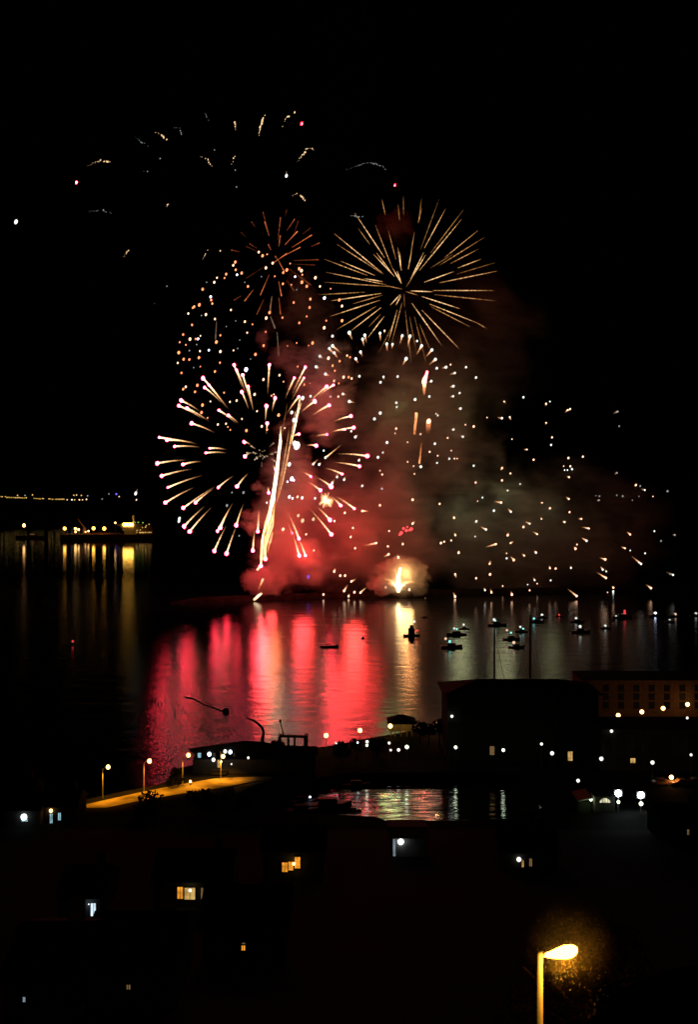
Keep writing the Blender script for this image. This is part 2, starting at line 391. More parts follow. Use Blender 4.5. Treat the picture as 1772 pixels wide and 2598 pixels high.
# ------------------------------------------------------------------ smoke
def smoke(px, py, Y, rx, ry, rdepth, dens, label, seed=0.0, puff=.5, scale=.045, tilt=0.0, soft=.75, thr=0.0):
    """one cloud of grey smoke: px, py, rx, ry as seen in the photograph, rdepth in metres"""
    c = P(px, py, Y); s = Y / F
    m, t, out = nt('smoke'); L = t.links.new
    tc = N(t, 'ShaderNodeTexCoord'); geo = N(t, 'ShaderNodeNewGeometry')
    ln = N(t, 'ShaderNodeVectorMath', operation='LENGTH')
    ad = N(t, 'ShaderNodeVectorMath', operation='ADD'); ad.inputs[1].default_value = (seed * 31.7, seed * 17.3, seed * 5.1)
    no = N(t, 'ShaderNodeTexNoise'); no.inputs['Scale'].default_value = scale; no.inputs['Detail'].default_value = 5; no.inputs['Roughness'].default_value = .58; no.inputs['Distortion'].default_value = .6
    # d = 1 - r - puff * (noise - .5) * 2
    a = N(t, 'ShaderNodeMath', operation='MULTIPLY_ADD'); a.inputs[1].default_value = -3.6 * puff; a.inputs[2].default_value = 1.8 * puff
    b = N(t, 'ShaderNodeMath', operation='SUBTRACT')
    mr = N(t, 'ShaderNodeMapRange', interpolation_type='SMOOTHSTEP'); mr.inputs['From Min'].default_value = .12 + thr; mr.inputs['From Max'].default_value = .12 + thr + soft
    mr.inputs['To Max'].default_value = dens
    L(tc.outputs['Object'], ln.inputs[0]); L(geo.outputs['Position'], ad.inputs[0]); L(ad.outputs[0], no.inputs['Vector'])
    L(no.outputs[0], a.inputs[0])                 # puff * 3.6 * (.5 - noise)
    c1 = N(t, 'ShaderNodeMath', operation='SUBTRACT'); c1.inputs[0].default_value = 1.0
    L(ln.outputs['Value'], c1.inputs[1]); L(c1.outputs[0], b.inputs[0]); L(a.outputs[0], b.inputs[1]); L(b.outputs[0], mr.inputs[0])
    ed = N(t, 'ShaderNodeMapRange', interpolation_type='SMOOTHSTEP'); ed.inputs['From Min'].default_value = 0.0; ed.inputs['From Max'].default_value = .16
    ml = N(t, 'ShaderNodeMath', operation='MULTIPLY'); L(c1.outputs[0], ed.inputs[0]); L(mr.outputs[0], ml.inputs[0]); L(ed.outputs[0], ml.inputs[1])
    mp = N(t, 'ShaderNodeMapping'); mp.inputs['Rotation'].default_value = (0, math.radians(35), 0); mp.inputs['Scale'].default_value = (.5, 1, 1.25)
    n2 = N(t, 'ShaderNodeTexNoise'); n2.inputs['Scale'].default_value = scale * 2.2; n2.inputs['Detail'].default_value = 6; n2.inputs['Roughness'].default_value = .62; n2.inputs['Distortion'].default_value = 1.6
    w2 = N(t, 'ShaderNodeMapRange'); w2.inputs['From Min'].default_value = .36; w2.inputs['From Max'].default_value = .64; w2.inputs['To Min'].default_value = .12; w2.inputs['To Max'].default_value = 1.9
    m9 = N(t, 'ShaderNodeMath', operation='MULTIPLY'); L(ad.outputs[0], mp.inputs[0]); L(mp.outputs[0], n2.inputs['Vector']); L(n2.outputs[0], w2.inputs[0])
    L(ml.outputs[0], m9.inputs[0]); L(w2.outputs[0], m9.inputs[1]); ml = m9
    v = N(t, 'ShaderNodeVolumePrincipled'); v.inputs['Color'].default_value = (.72, .70, .67, 1); v.inputs['Anisotropy'].default_value = .1
    L(ml.outputs[0], v.inputs['Density']); L(v.outputs[0], out.inputs['Volume'])
    mb = MB(); mb.ball((0, 0, 0), 1.0, 20, 12)
    o = mb.build('smoke', m, smooth=True); o.location = c; o.scale = (rx * s, rdepth, ry * s); o.rotation_euler = (0, math.radians(tilt), 0)
    return tag(o, label, 'smoke', 'smoke drifting from the fireworks', 'stuff')
smoke(722, 1270, 672, 92, 250, 15, .12, 'pinkish smoke column rising beside the comet streaks', 1, .40, .06, 8)
smoke(668, 1478, 668, 72, 58, 12, .16, 'billowing red smoke puff low at the left end of the breakwater', 2, .55, .09, 0, .25)
smoke(735, 1425, 680, 140, 100, 20, .13, 'bright red smoke low behind the comet streaks', 3, .5, .07)
smoke(905, 1345, 706, 310, 220, 34, .065, 'broad dull red smoke bank above the breakwater', 4, .35, .035)
smoke(1060, 1075, 720, 290, 275, 42, .018, 'brown green smoke cloud behind the white tipped shell', 5, .5, .035)
smoke(1340, 1360, 735, 430, 245, 48, .011, 'faint olive smoke drifting right over the breakwater', 6, .5, .028)
smoke(1022, 1462, 676, 95, 62, 10, .16, 'bright cream smoke around the fountain of fire', 7, .55, .10, 0, .3)
smoke(985, 1484, 672, 60, 34, 8, .16, 'low cream smoke skirt at the left foot of the fire fountain', 17, .6, .12, 0, .3)
smoke(822, 985, 690, 105, 165, 20, .07, 'red smoke wisps right of the pink tipped shell', 8, .7, .07)
smoke(745, 905, 690, 75, 48, 10, .09, 'small crimson smoke puff above the pink tipped shell', 9, .6, .10)
smoke(1190, 870, 750, 250, 250, 40, .006, 'very faint dark green smoke right of the golden shell', 10, .8, .03)
smoke(1008, 575, 735, 66, 62, 9, .03, 'dim brown smoke patch above the golden shell centre', 11, .6, .10)
smoke(765, 790, 715, 115, 130, 20, .012, 'thin brown smoke under the small ember shell', 12, .8, .07)
smoke(640, 1325, 662, 42, 40, 7, .12, 'little tan smoke puff left of the comet streaks', 13, .7, .14)
smoke(662, 1238, 664, 30, 24, 5, .13, 'little salmon smoke puff under the shell centre', 14, .7, .16)
smoke(668, 858, 690, 24, 42, 6, .10, 'tiny red smoke curl above the pink tipped shell', 15, .6, .16)

# ------------------------------------------------------------------ fireworks
def mapper(ox, oy, sc): return lambda x, y: (ox + x / sc, oy + y / sc)
Z1 = mapper(150, 240, 2.2324); Z2 = mapper(800, 380, 3.17); Z3 = mapper(380, 620, 3.048)
Z4 = mapper(380, 880, 2.7328); Z5 = mapper(780, 820, 3.048); Z6 = mapper(1200, 960, 2.771)
FW = 'fireworks over the bay'
class Shell:
    def __init__(s, name, label, cx, cy, rad, Y, cat='firework'):
        s.c = P(cx, cy, Y); s.cx, s.cy, s.R, s.Y = cx, cy, rad, Y
        s.o = thing(name, label, cat, s.c, 0, FW); s.n = 0; s.extra = {}
    def depth(s, px, py, sign=None):
        d2 = (px - s.cx) ** 2 + (py - s.cy) ** 2
        o = math.sqrt(max(s.R ** 2 - d2, 0)) * s.Y / F * .8
        return o * (sign if sign else R.choice((-1, 1)))
    def pt(s, px, py, off=0.0): return P(px, py, s.Y + off) - s.c
    def star(s, px, py, r, mat, off=None, el=1.35, parent=None, name='star', ang=18):
        off = s.depth(px, py) if off is None else off
        p = s.pt(px, py, off); mb = MB()
        mb.ball(p, r * .78, 7, 5, (1, 1, el), Matrix.Rotation(math.radians(ang), 3, 'Y'))
        s.n += 1
        if s.n > 98 and parent is None:
            key = mat.name; s.extra.setdefault(key, [MB(), mat]); e = s.extra[key][0]; base = len(e.v)
            e.v += mb.v; e.h += mb.h; e.f += [tuple(i + base for i in f) for f in mb.f]; e.m += mb.m
            return None
        return mb.build(name, mat, parent or s.o, smooth=True, fix=False)
    def trail(s, a, b, w, mat, ha, hb, off=None, name='spark_trail', k=7, bend=0.0, wa=.35):
        """a = cool end, b = hot end (pixels)"""
        off = s.depth(*b) if off is None else off
        db = math.hypot(b[0] - s.cx, b[1] - s.cy) + 1e-6; da = math.hypot(a[0] - s.cx, a[1] - s.cy)
        oa = off * min(1.0, da / db)
        A = s.pt(a[0], a[1], oa); B = s.pt(b[0], b[1], off); pts = []; rad = []; heat = []
        for i in range(k):
            u = i / (k - 1); p = A.lerp(B, u); p.z += bend * math.sin(PI * u)
            pts.append(p); rad.append(w * lerp(wa, 1, u)); heat.append(lerp(ha, hb, u))
        mb = MB(); mb.tube(pts, [q * .62 for q in rad] if w > .55 else rad, 5, heat)
        s.n += 1
        return mb.build(name, mat, s.o, heat=True, fix=False), off
    def done(s):
        for key, (mb, mat) in s.extra.items():
            o = mb.build('star_scatter', mat, s.o, fix=False); o['kind'] = 'stuff'

# --- the big golden shell
S = Shell('firework_shell', 'large golden firework shell of straight thin spark streaks', 1025, 737, 245, 690)
gold = [(565,525,538,400,.5),(680,570,668,440,.4),(713,530,710,372,.35),(835,575,857,392,.35),(830,590,857,470,.5),(850,800,997,400,.35),(880,790,1050,475,.75),(930,830,1195,482,.45),(840,970,1178,560,.8),(1040,870,1310,650,.6),(1000,930,1365,703,.5),(1090,915,1318,797,.55),(1150,950,1335,880,.75),(930,950,1110,840,.35),(1140,1000,1450,908,.35),(880,1065,1115,980,.95),(1000,1070,1468,975,.7),(950,1132,1445,1132,.75),(770,1135,950,1142,1.0),(960,1165,1450,1215,.5),(860,1180,1165,1278,.95),(920,1240,1310,1395,.85),(1300,1390,1385,1440,.5),(930,1260,1250,1425,.5),(780,1235,1020,1575,.9),(860,1290,1160,1600,.85),(725,1290,775,1720,.5),(800,1340,900,1740,.4),(840,1400,930,1620,.4),(760,1340,820,1650,.35),(660,1290,590,1540,.8),(700,1230,615,1560,.5),(640,1380,515,1630,.35),(555,1340,425,1510,.85),(530,1320,430,1425,.4),(530,1270,290,1455,.85),(490,1260,175,1445,.65),(520,1210,120,1340,.75),(540,1170,300,1240,.5),(690,1175,650,1250,1.0),(685,1165,605,1250,1.0),(530,1155,125,1215,.85),(400,1145,30,1165,.5),(600,1100,75,1065,.55),(570,1085,90,985,.75),(540,1060,390,1035,.95),(420,1010,75,880,.6),(480,1010,205,895,.85),(540,990,155,675,.85),(550,1000,175,760,.6),(440,760,345,630,.5),(640,1020,470,840,.85),(630,1010,495,830,.85),(560,870,320,510,.85),(625,960,485,605,.6),(695,1075,625,955,1.0),(690,1060,660,975,.95),(650,880,590,650,.5),(695,970,665,785,.75),(690,960,680,820,.9),(750,960,780,800,.75),(770,840,800,660,.5),(770,1040,875,825,1.0),(790,1010,890,845,1.0),(700,1120,560,1090,.5),(730,1140,830,1170,.5),(715,1160,720,1270,.35),(735,1100,800,1000,.4)]
for x0, y0, x1, y1, b in gold:
    a, e = Z2(x0, y0), Z2(x1, y1); mdx = Z2(lerp(x0, x1, .45), lerp(y0, y1, .45))
    off = S.depth(*e); mb = MB(); k = 9; pts = []; rad = []; heat = []
    da = math.hypot(a[0] - S.cx, a[1] - S.cy); db = math.hypot(e[0] - S.cx, e[1] - S.cy)
    A = S.pt(a[0], a[1], off * min(1, da / db)); B = S.pt(e[0], e[1], off)
    for i in range(k):
        u = i / (k - 1); pts.append(A.lerp(B, u)); rad.append(.30 * (.35 + .65 * math.sin(PI * min(1, u * .8 + .15)))); heat.append(b * (.35 + .65 * math.sin(PI * min(1, u * .85 + .1))))
    mb.tube(pts, rad, 5, heat).build('spark_streak', M['gold'], S.o, heat=True, fix=False)
lamp('smoke_fill', (12, -8, -20), 2500, (1, .55, .25), S.o, 3)  # unseen point lamp added to light the smoke around this shell
# --- the small ember shell
S = Shell('firework_shell', 'small dim ember red firework shell left of the large golden one', 705, 659, 128, 700)
emb = [(1185,780,1155,665,.5),(1190,800,1165,720,.8),(1240,820,1255,695,.7),(1245,860,1253,800,.9),(1280,690,1290,650,.3),(1290,770,1335,705,.7),(1280,850,1350,775,1),(1330,790,1355,715,.35),(1320,865,1432,795,.9),(1280,910,1365,865,1),(1380,790,1425,755,.35),(1430,860,1475,840,.6),(1330,940,1470,935,.55),(1320,960,1450,965,.35),(1300,985,1430,1080,.5),(1110,750,1090,720,.4),(1200,880,1185,850,.8),(1120,870,1080,845,.5),(1060,810,1030,780,.3),(1020,890,975,880,.6),(1190,1020,1140,1135,.8),(1100,1105,1050,1170,.9),(1030,1140,990,1165,.5),(1160,1160,1120,1245,.6),(1205,1145,1195,1215,.6),(1245,1060,1260,1140,1),(1245,1150,1255,1245,.7),(1290,1050,1330,1110,.5),(1240,935,1290,900,1),(1240,935,1275,1000,1),(1240,935,1210,955,1),(1240,940,1225,915,.8),(1350,1030,1420,1075,.4),(1290,1060,1400,1180,.25),(1150,900,1060,860,.3),(1170,970,1060,1040,.3)]
for x0, y0, x1, y1, b in emb: S.trail(Z1(x0, y0), Z1(x1, y1), .32, M['ember'], b * .6, b, wa=.7)
for x0, y0, x1, y1, b in [(945, 400, 930, 530, .45), (935, 560, 970, 650, .5), (985, 680, 1000, 870, .45), (517, 590, 508, 735, .4)]:
    S.trail(Z3(x0, y0), Z3(x1, y1), .5, M['haze_tail'], b, b, 0.0, 'falling_spark')
# --- pink tipped shell
S = Shell('firework_shell', 'round firework shell with golden tails and glowing pink tips', 662, 1152, 275, 660)
pink = [(585,125,640,280),(602,160,665,320),(645,195,715,430),(682,275,718,440),(638,312,685,430),(830,125,818,330),(1080,140,985,335),(1070,215,985,370),(1003,215,940,360),(870,355,848,450),(810,410,802,520),(815,530,808,605),(370,218,545,430),(410,265,530,420),(380,282,500,390),(218,372,345,445),(202,408,370,500),(258,425,410,515),(480,440,600,530),(545,475,615,530),(290,530,450,595),(65,628,330,675),(118,645,310,665),(172,690,345,695),(415,703,530,712),(388,735,530,735),(52,808,250,785),(230,815,355,795),(82,895,290,848),(125,975,360,892),(475,975,580,895),(605,968,680,880),(108,1080,305,975),(232,1117,450,970),(318,1080,440,985),(238,1245,380,1105),(277,1280,425,1115),(470,1278,575,1085),(490,1255,560,1110),(600,1237,650,1090),(448,1415,530,1240),(533,1433,600,1245),(750,1280,760,1110),(715,1413,728,1260),(770,1520,788,1295),(802,1470,800,1330),(825,1012,820,970),(1035,1330,960,1150),(988,1293,950,1210),(1037,1447,990,1290),(1080,1447,1030,1320),(1260,1300,1095,1105),(1250,1200,1150,1100),(1420,1122,1280,1030),(1325,1100,1250,1030),(1258,968,1150,900),(1185,995,1060,915),(1118,900,1040,860),(1335,882,1210,840),(1455,828,1270,800),(1510,757,1300,742),(1155,685,1085,685),(1415,560,1260,590),(1230,607,1140,625),(1355,572,1250,595),(1396,480,1260,525),(1245,405,1110,490),(1275,265,1170,345),(1228,275,1090,400),(1145,378,1040,465),(1035,345,950,465),(1035,605,970,635),(655,660,700,680),(660,760,695,740),(870,850,850,815)]
hot = {26, 28, 32, 33, 34, 35, 36, 38, 39, 40, 41, 42, 43, 44, 45, 50, 51, 52, 55, 60, 59}
for i, (hx, hy, tx, ty) in enumerate(pink):
    h, t = Z4(hx, hy), Z4(tx, ty)
    tr, off = S.trail(t, h, .50, M['pinktail'], .06, 1.0, None, 'spark_trail', 8, .4, .45)
    mb = MB(); mb.ball(S.pt(h[0], h[1], off), R.uniform(.55, 1.0) if i not in hot else R.uniform(.8, 1.15), 8, 6, (1, 1, R.uniform(.9, 1.25)), Matrix.Rotation(R.uniform(-.6, .6), 3, 'Y'))
    mb.build('burning_tip', M['star_pink_hot'] if i in hot else M['star_pink'], tr, smooth=True, fix=False)
for k in range(24):
    an = R.uniform(0, 2 * PI); rr = R.uniform(8, 42) if k % 3 else R.uniform(4, 14)
    x, y = 664 + rr * math.cos(an), 1150 + rr * math.sin(an)
    S.trail((664 + (x - 664) * .6, 1150 + (y - 1150) * .6), (x, y), .45, M['haze_tail'], .3, R.uniform(.5, 1), 0.0, 'crackle_spark', 3)
lamp('smoke_fill', (2, -14, -46), 34000, (1, .035, .05), S.o, 4)  # unseen red lamp added for the smoke and the water reflections
lamp('smoke_fill', (42, 2, 30), 20000, (1, .05, .08), S.o, 4)  # added red lamp: brightens the smoke wisps and reddens the basin reflection
for lx_, ly_, lY_, lw_ in ((770, 1400, 668, 20000), (900, 1370, 668, 38000), (940, 1275, 662, 9000), (860, 1220, 668, 26000)):
    lamp('smoke_fill', P(lx_, ly_, lY_) - S.c, lw_, (1, .045, .035), S.o, 6)  # lamps without a star of their own, added to redden the smoke bank
# --- shower of orange dots
S = Shell('firework_shell', 'loose globe of small orange star dots left of centre', 650, 880, 260, 680)
dots = [(843,60),(873,88),(908,77),(662,137),(646,162),(665,197),(711,222),(591,230),(578,260),(520,258),(499,293),(409,347),(899,182),(968,247),(951,145),(1087,148),(1060,198),(1033,218),(1030,305),(1156,188),(1174,203),(1180,235),(1177,293),(1096,312),(1215,325),(1282,258),(1318,325),(1400,343),(1243,423),(1114,450),(1237,488),(1467,430),(1488,477),(1366,590),(1488,590),(1350,645),(1215,557),(1157,607),(1027,567),(927,527),(901,570),(760,325),(628,507),(736,597),(795,618),(754,683),(897,677),(881,783),(475,430),(484,458),(383,468),(343,482),(333,490),(298,535),(434,543),(504,577),(327,623),(258,697),(231,757),(392,707),(355,731),(311,733),(279,777),(224,837),(388,826),(515,755),(546,703),(546,829),(648,820),(818,851),(262,888),(306,890),(380,876),(216,917),(245,994),(391,945),(543,915),(504,983),(1065,785),(1137,762),(1230,783),(1260,763),(278,1102),(258,1120),(368,1090),(350,1140),(575,1147),(469,1215),(408,1243),(400,1300),(447,1342),(672,1208),(620,1218),(811,1160),(942,1170),(960,1160),(880,1045),(1035,1062),(1145,945),(1004,1012),(830,1290),(713,1350),(527,1393),(590,1387),(604,1412),(623,1435),(748,1440),(867,1407),(908,1433),(1045,1420),(997,1320),(1240,1075),(1195,1085),(1427,1055),(1463,1075),(1500,1027),(1540,1027),(1563,1037),(1415,938),(1433,977),(1470,903),(1383,880),(1550,873),(1527,860)]
for x, y in dots: S.star(*Z3(x, y), R.uniform(.42, .92), M['star_orange'] if R.random() < .6 else M['star_warm'])
S.done()
S = Shell('firework_shell', 'sparse tiny white star dots among the orange dots', 600, 870, 200, 690)
for x, y, r in [(675,235,.6),(1125,250,.6),(1352,415,.9),(471,405,.8),(373,731,.7),(306,822,.5),(457,818,.6),(339,953,.4),(745,968,1.3),(1137,350,.4),(735,293,.4),(665,592,.4),(592,635,.4),(696,740,.4),(680,805,.4),(780,887,.4),(440,293,.4),(864,250,.4),(363,775,.4),(400,550,.4)]:
    S.star(*Z3(x, y), r, M['star_blue'] if r > .5 else M['star_dim'])
# --- white tipped shell
S = Shell('firework_shell', 'firework shell of white star tips with short orange tails in smoke', 1005, 1060, 240, 690)
white = [(325,73,350,130,2),(445,92,460,155,1.6),(428,122,440,180,1.4),(563,77,568,140,1.4),(598,58,598,80,.8),(735,97,715,170,1.5),(795,100,775,190,1.8),(615,160,620,220,1.4),(660,163,655,200,1.2),(885,175,845,245,1.6),(965,207,915,265,1.7),(765,275,735,330,1.9),(992,280,940,325,1.6),(195,175,270,240,1.8),(170,195,235,270,1.6),(208,228,240,275,1.2),(412,222,430,260,1.5),(375,275,395,310,1.6),(97,255,130,275,1.6),(68,337,105,355,1.6),(140,393,180,410,1.4),(195,100,0,0,1.4),(850,138,0,0,1),(1003,348,990,355,1.2),(1075,340,1040,350,1.4),(1110,320,0,0,.7),(1143,385,1100,398,1.2),(1230,340,1215,350,1),(1307,420,1300,435,1.2),(403,410,0,0,1.4),(590,415,593,440,1),(567,457,0,0,1.2),(700,412,690,425,1.3),(960,448,940,458,1.2),(1132,487,1100,495,1.2),(1180,540,1165,550,1.1),(1130,565,1095,572,1.2),(945,567,0,0,1.1),(835,590,820,595,1.4),(690,615,0,0,1),(693,648,0,0,1.1),(565,695,558,705,1.5),(520,740,510,750,1.4),(1187,660,1165,660,1.1),(1010,713,0,0,1),(997,700,0,0,.7),(275,547,310,555,1.5),(325,605,370,615,1.5),(180,568,0,0,1.1),(240,568,0,0,.8),(25,565,0,0,1.2),(688,815,0,0,.9),(680,852,0,0,.6),(877,858,0,0,.9),(617,922,0,0,1.3),(585,1000,0,0,1),(547,1037,553,1022,1.3),(777,920,0,0,.8),(988,932,0,0,1.1),(948,995,0,0,.8),(1010,1025,0,0,.6),(1087,887,0,0,.9),(1132,822,1110,826,1.2),(1205,878,1180,868,1.2),(1225,785,0,0,.7),(1115,985,0,0,.6),(1100,1048,0,0,1.1),(1140,1047,0,0,.6),(1160,1047,0,0,.6),(1005,1080,0,0,1),(777,1072,0,0,.8),(823,1105,0,0,.7),(880,1110,860,1105,1.3),(830,1165,0,0,.7),(580,1170,0,0,.8),(563,1140,0,0,.6),(578,1280,0,0,1.2),(425,1258,435,1245,1),(372,880,395,860,1.3),(340,835,350,820,1.2),(400,1060,408,1040,1.1),(140,1040,270,935,1.3),(45,1090,85,1050,1.2),(92,1092,110,1075,1.3),(127,985,0,0,1),(285,1210,298,1180,1.4),(230,1190,240,1155,1.3),(193,1235,212,1205,1.3)]
for x, y, tx, ty, r in white:
    h = Z5(x, y); tr = None; off = S.depth(*h)
    if tx: tr, _ = S.trail(Z5(tx, ty), h, .75 * r ** .5, M['warmtail'], .1, .95, off, 'spark_trail', 5, 0, .4)
    S.star(h[0], h[1], .72 * r ** .8, M['star_white'] if r > .9 else M['star_warm'], off, 1.15, tr)
S.done()
lamp('smoke_fill', (-2, -4, 8), 9000, (.68, .85, .28), S.o, 5)  # this lamp and the next are added to tint the smoke greenish
lamp('smoke_fill', (52, 0, 8), 5000, (.5, .9, .3), S.o, 5)
# --- stars scattered low above the breakwater
S = Shell('firework_shower', 'short falling sparks low over the breakwater around the fire fountain', 1000, 1400, 130, 672)
low = [(1147,1640,1138,1620),(1115,1680,0,0),(1060,1690,0,0),(1035,1700,0,0),(1025,1397,0,0),(1137,1505,1130,1490),(705,1812,697,1785),(630,1787,590,1810),(623,1725,640,1730),(535,1700,440,1720),(740,1710,735,1690),(335,1655,345,1635),(633,1607,0,0),(353,1583,0,0),(208,1920,220,1890),(255,1952,0,0),(292,1952,0,0),(340,1998,380,1975),(285,2070,315,2020),(410,2085,460,2040),(365,2080,0,0),(320,2112,325,2090),(125,2098,0,0),(607,2042,0,0),(1145,1940,1155,1970),(1172,1775,1175,1755),(1145,2115,1130,2080),(918,2145,912,2120),(815,1550,838,1530),(815,1365,830,1367),(425,1452,480,1455),(290,1467,300,1452),(563,1410,558,1390),(370,1740,0,0),(210,1530,0,0),(50,1757,0,0),(790,2060,0,0)]
for x, y, tx, ty in low:
    h = Z5(x, y); tr = None
    if tx: tr, _ = S.trail(Z5(tx, ty), h, .9, M['warmtail'], .15, 1, 0.0, 'spark_trail', 5, 0, .4)
    S.star(h[0], h[1], R.uniform(.55, .85), M['star_warm'], 0.0, 1.2, tr)
# --- wide right shells
right = [(222,162,232,175),(358,133,0,0),(518,178,515,195),(545,163,0,0),(687,215,665,230),(670,222,650,240),(1022,233,985,250),(518,312,515,325),(1032,336,0,0),(560,415,0,0),(553,468,0,0),(383,500,360,500),(430,572,0,0),(278,427,0,0),(262,272,272,295),(207,280,175,275),(102,275,0,0),(8,338,0,0),(208,630,195,650),(8,614,0,0),(267,668,265,680),(207,717,0,0),(335,743,0,0),(675,560,0,0),(777,550,770,560),(642,617,0,0),(688,618,0,0),(700,638,0,0),(648,645,0,0),(668,645,0,0),(680,695,660,688),(22,732,0,0),(248,788,235,790),(70,838,0,0),(36,863,0,0),(202,873,150,865),(678,848,655,830),(150,930,0,0),(270,938,245,912),(545,913,0,0),(490,875,475,873),(892,856,870,862),(868,825,0,0),(893,828,0,0),(1015,822,0,0),(1057,828,0,0),(1172,830,0,0),(1270,830,0,0),(1213,785,1180,775),(1150,750,1135,760),(1180,757,0,0),(1373,793,0,0),(1018,663,998,675),(1125,857,0,0),(683,940,0,0),(768,988,742,987),(820,1055,765,1045),(648,1010,630,1005),(487,990,475,975),(403,1022,365,1005),(358,1045,0,0),(457,1097,420,1075),(95,1063,50,1040),(18,1112,0,0),(27,1005,10,1015),(247,1103,255,1080),(165,1165,85,1188),(267,1158,290,1145),(803,1142,760,1115),(735,1168,0,0),(725,1198,712,1180),(1110,1098,1085,1078),(1280,1074,0,0),(1425,1102,1405,1098),(1327,1143,0,0),(1075,1195,1045,1183),(1110,1210,0,0),(1215,1230,0,0),(1187,1305,1120,1250),(1170,1295,0,0),(935,1273,890,1260),(447,1225,430,1210),(365,1247,345,1230),(290,1277,265,1250),(240,1265,0,0),(240,1230,0,0),(120,1305,128,1275),(545,1335,540,1315),(585,1337,0,0),(693,1333,688,1315),(917,1345,900,1320),(943,1358,930,1345),(940,1403,870,1360),(1412,1382,1360,1360),(1390,1378,0,0),(1257,1475,1220,1448),(992,1472,980,1460),(990,1498,0,0),(950,1510,0,0),(455,1443,0,0),(437,1420,428,1400),(25,1405,0,0),(123,1378,0,0),(88,1490,78,1470),(100,1530,110,1490),(133,1505,125,1480),(212,1460,0,0),(277,1520,270,1495),(388,1450,0,0),(402,1490,0,0),(550,1420,0,0),(408,1570,395,1555),(505,1582,487,1550),(597,1610,570,1580),(733,1530,670,1480),(743,1562,0,0),(650,1553,0,0),(1172,1575,0,0)]
Sa = Shell('firework_shell', 'wide sparse shell of drifting stars over the right of the bay', 1290, 1200, 330, 720)
Sb = Shell('firework_shower', 'many short tailed sparks falling toward the water on the right', 1380, 1420, 300, 690)
for x, y, tx, ty in right:
    S = Sa if y < 900 else Sb
    h = Z6(x, y); tr = None; off = S.depth(*h) * .5; dim = x > 820 and y < 900 or x > 1300
    if tx: tr, _ = S.trail(Z6(tx, ty), h, .85, M['haze_tail'] if dim else M['warmtail'], .12, 1, off, 'spark_trail', 5, 0, .35)
    m = M['star_dim'] if dim and R.random() < .7 else (M['star_warm'] if R.random() < .6 else M['star_white'])
    S.star(h[0], h[1], R.uniform(.36, .82) * (1.5 if (x, y) == (1215, 1230) else 1), m, off, 1.2, tr)
for lx_, ly_, lw_ in ((1170, 1300, 4600), (1280, 1262, 3800), (1400, 1290, 1100)): lamp('smoke_fill', P(lx_, ly_, 722) - Sb.c, lw_, (.86, .86, .42), Sb.o, 6)  # unseen lamps added to give the right hand smoke its olive tint
# --- crackling crown high up
S = Shell('firework_shell', 'faint crackling crown of short speckled arcs high in the sky', 560, 470, 330, 700)
arcs = [(Z1, [(165,405),(200,385),(235,375),(295,382)], 1), (Z1, [(415,238),(443,247),(460,265),(510,298)], .6), (Z1, [(535,212),(560,215),(580,228),(600,250),(613,265)], 1), (Z1, [(655,185),(680,190),(690,215),(702,240)], .7), (Z1, [(823,105),(838,130),(850,155)], .7), (Z1, [(995,215),(997,175),(995,145)], 1.2), (Z1, [(1133,235),(1140,182),(1155,140),(1167,110)], 1.4), (Z1, [(1263,180),(1285,138),(1310,108),(1325,97),(1345,98)], 1.4), (Z1, [(1352,380),(1365,360),(1405,305),(1430,305),(1450,312)], 1.2), (Z1, [(1325,570),(1350,563),(1380,578),(1393,605)], 1), (Z1, [(800,350),(825,360),(840,362),(850,383),(870,418)], .8), (Z1, [(978,395),(985,370),(998,335)], .9), (Z1, [(475,435),(500,437),(540,455)], .6), (Z1, [(612,632),(625,605)], 1), (Z1, [(175,660),(195,660),(235,652),(310,675)], .5), (Z1, [(363,918),(385,890),(400,878)], .9), (Z1, [(812,935),(838,882),(855,878)], .9), (Z2, [(252,160),(320,135),(375,115),(450,103),(487,113),(512,127),(545,135),(580,172)], .6), (Z2, [(268,530),(300,532),(360,540),(400,535)], .6), (Z2, [(390,775),(405,775)], .5), (Z1, [(535,1195),(548,1165)], .4)]
for mp, pl, b in arcs:
    mb = MB(); off = S.depth(*mp(*pl[0])); tot = []
    for (x0, y0), (x1, y1) in zip(pl, pl[1:]):
        d = math.hypot(x1 - x0, y1 - y0); k = max(2, int(d / (7 if b > .8 else 11)))
        for i in range(k): tot.append((lerp(x0, x1, i / k), lerp(y0, y1, i / k)))
    big = R.uniform(.15, .5)
    for i, q in enumerate(tot):
        if R.random() < .22: continue
        u = abs(i / max(1, len(tot) - 1) - (1 - big)); r = max(.14, (.75 - u) * .62) * R.uniform(.5, 1.1) * (b ** .5)
        px, py = mp(q[0] + R.uniform(-4, 4), q[1] + R.uniform(-4, 4))
        mb.ball(S.pt(px, py, off), r, 6, 4, (1, 1, R.uniform(1.0, 2.0)), Matrix.Rotation(R.uniform(.2, .6), 3, 'Y'))
    mb.build('crackle_arc', M['star_gold'] if b > .75 else M['star_dim'], S.o, fix=False)['kind'] = 'stuff'
for mp, x, y, r, m in [(Z1, 913, 885, .5, 'star_gold'), (Z1, 572, 362, .45, 'star_dim'), (Z1, 610, 1085, .45, 'star_dim'), (Z1, 880, 313, .4, 'star_dim'), (Z1, 998, 428, .4, 'star_dim'), (Z1, 1005, 523, .45, 'star_dim')]:
    S.star(*mp(x, y), r, M[m], 0.0)
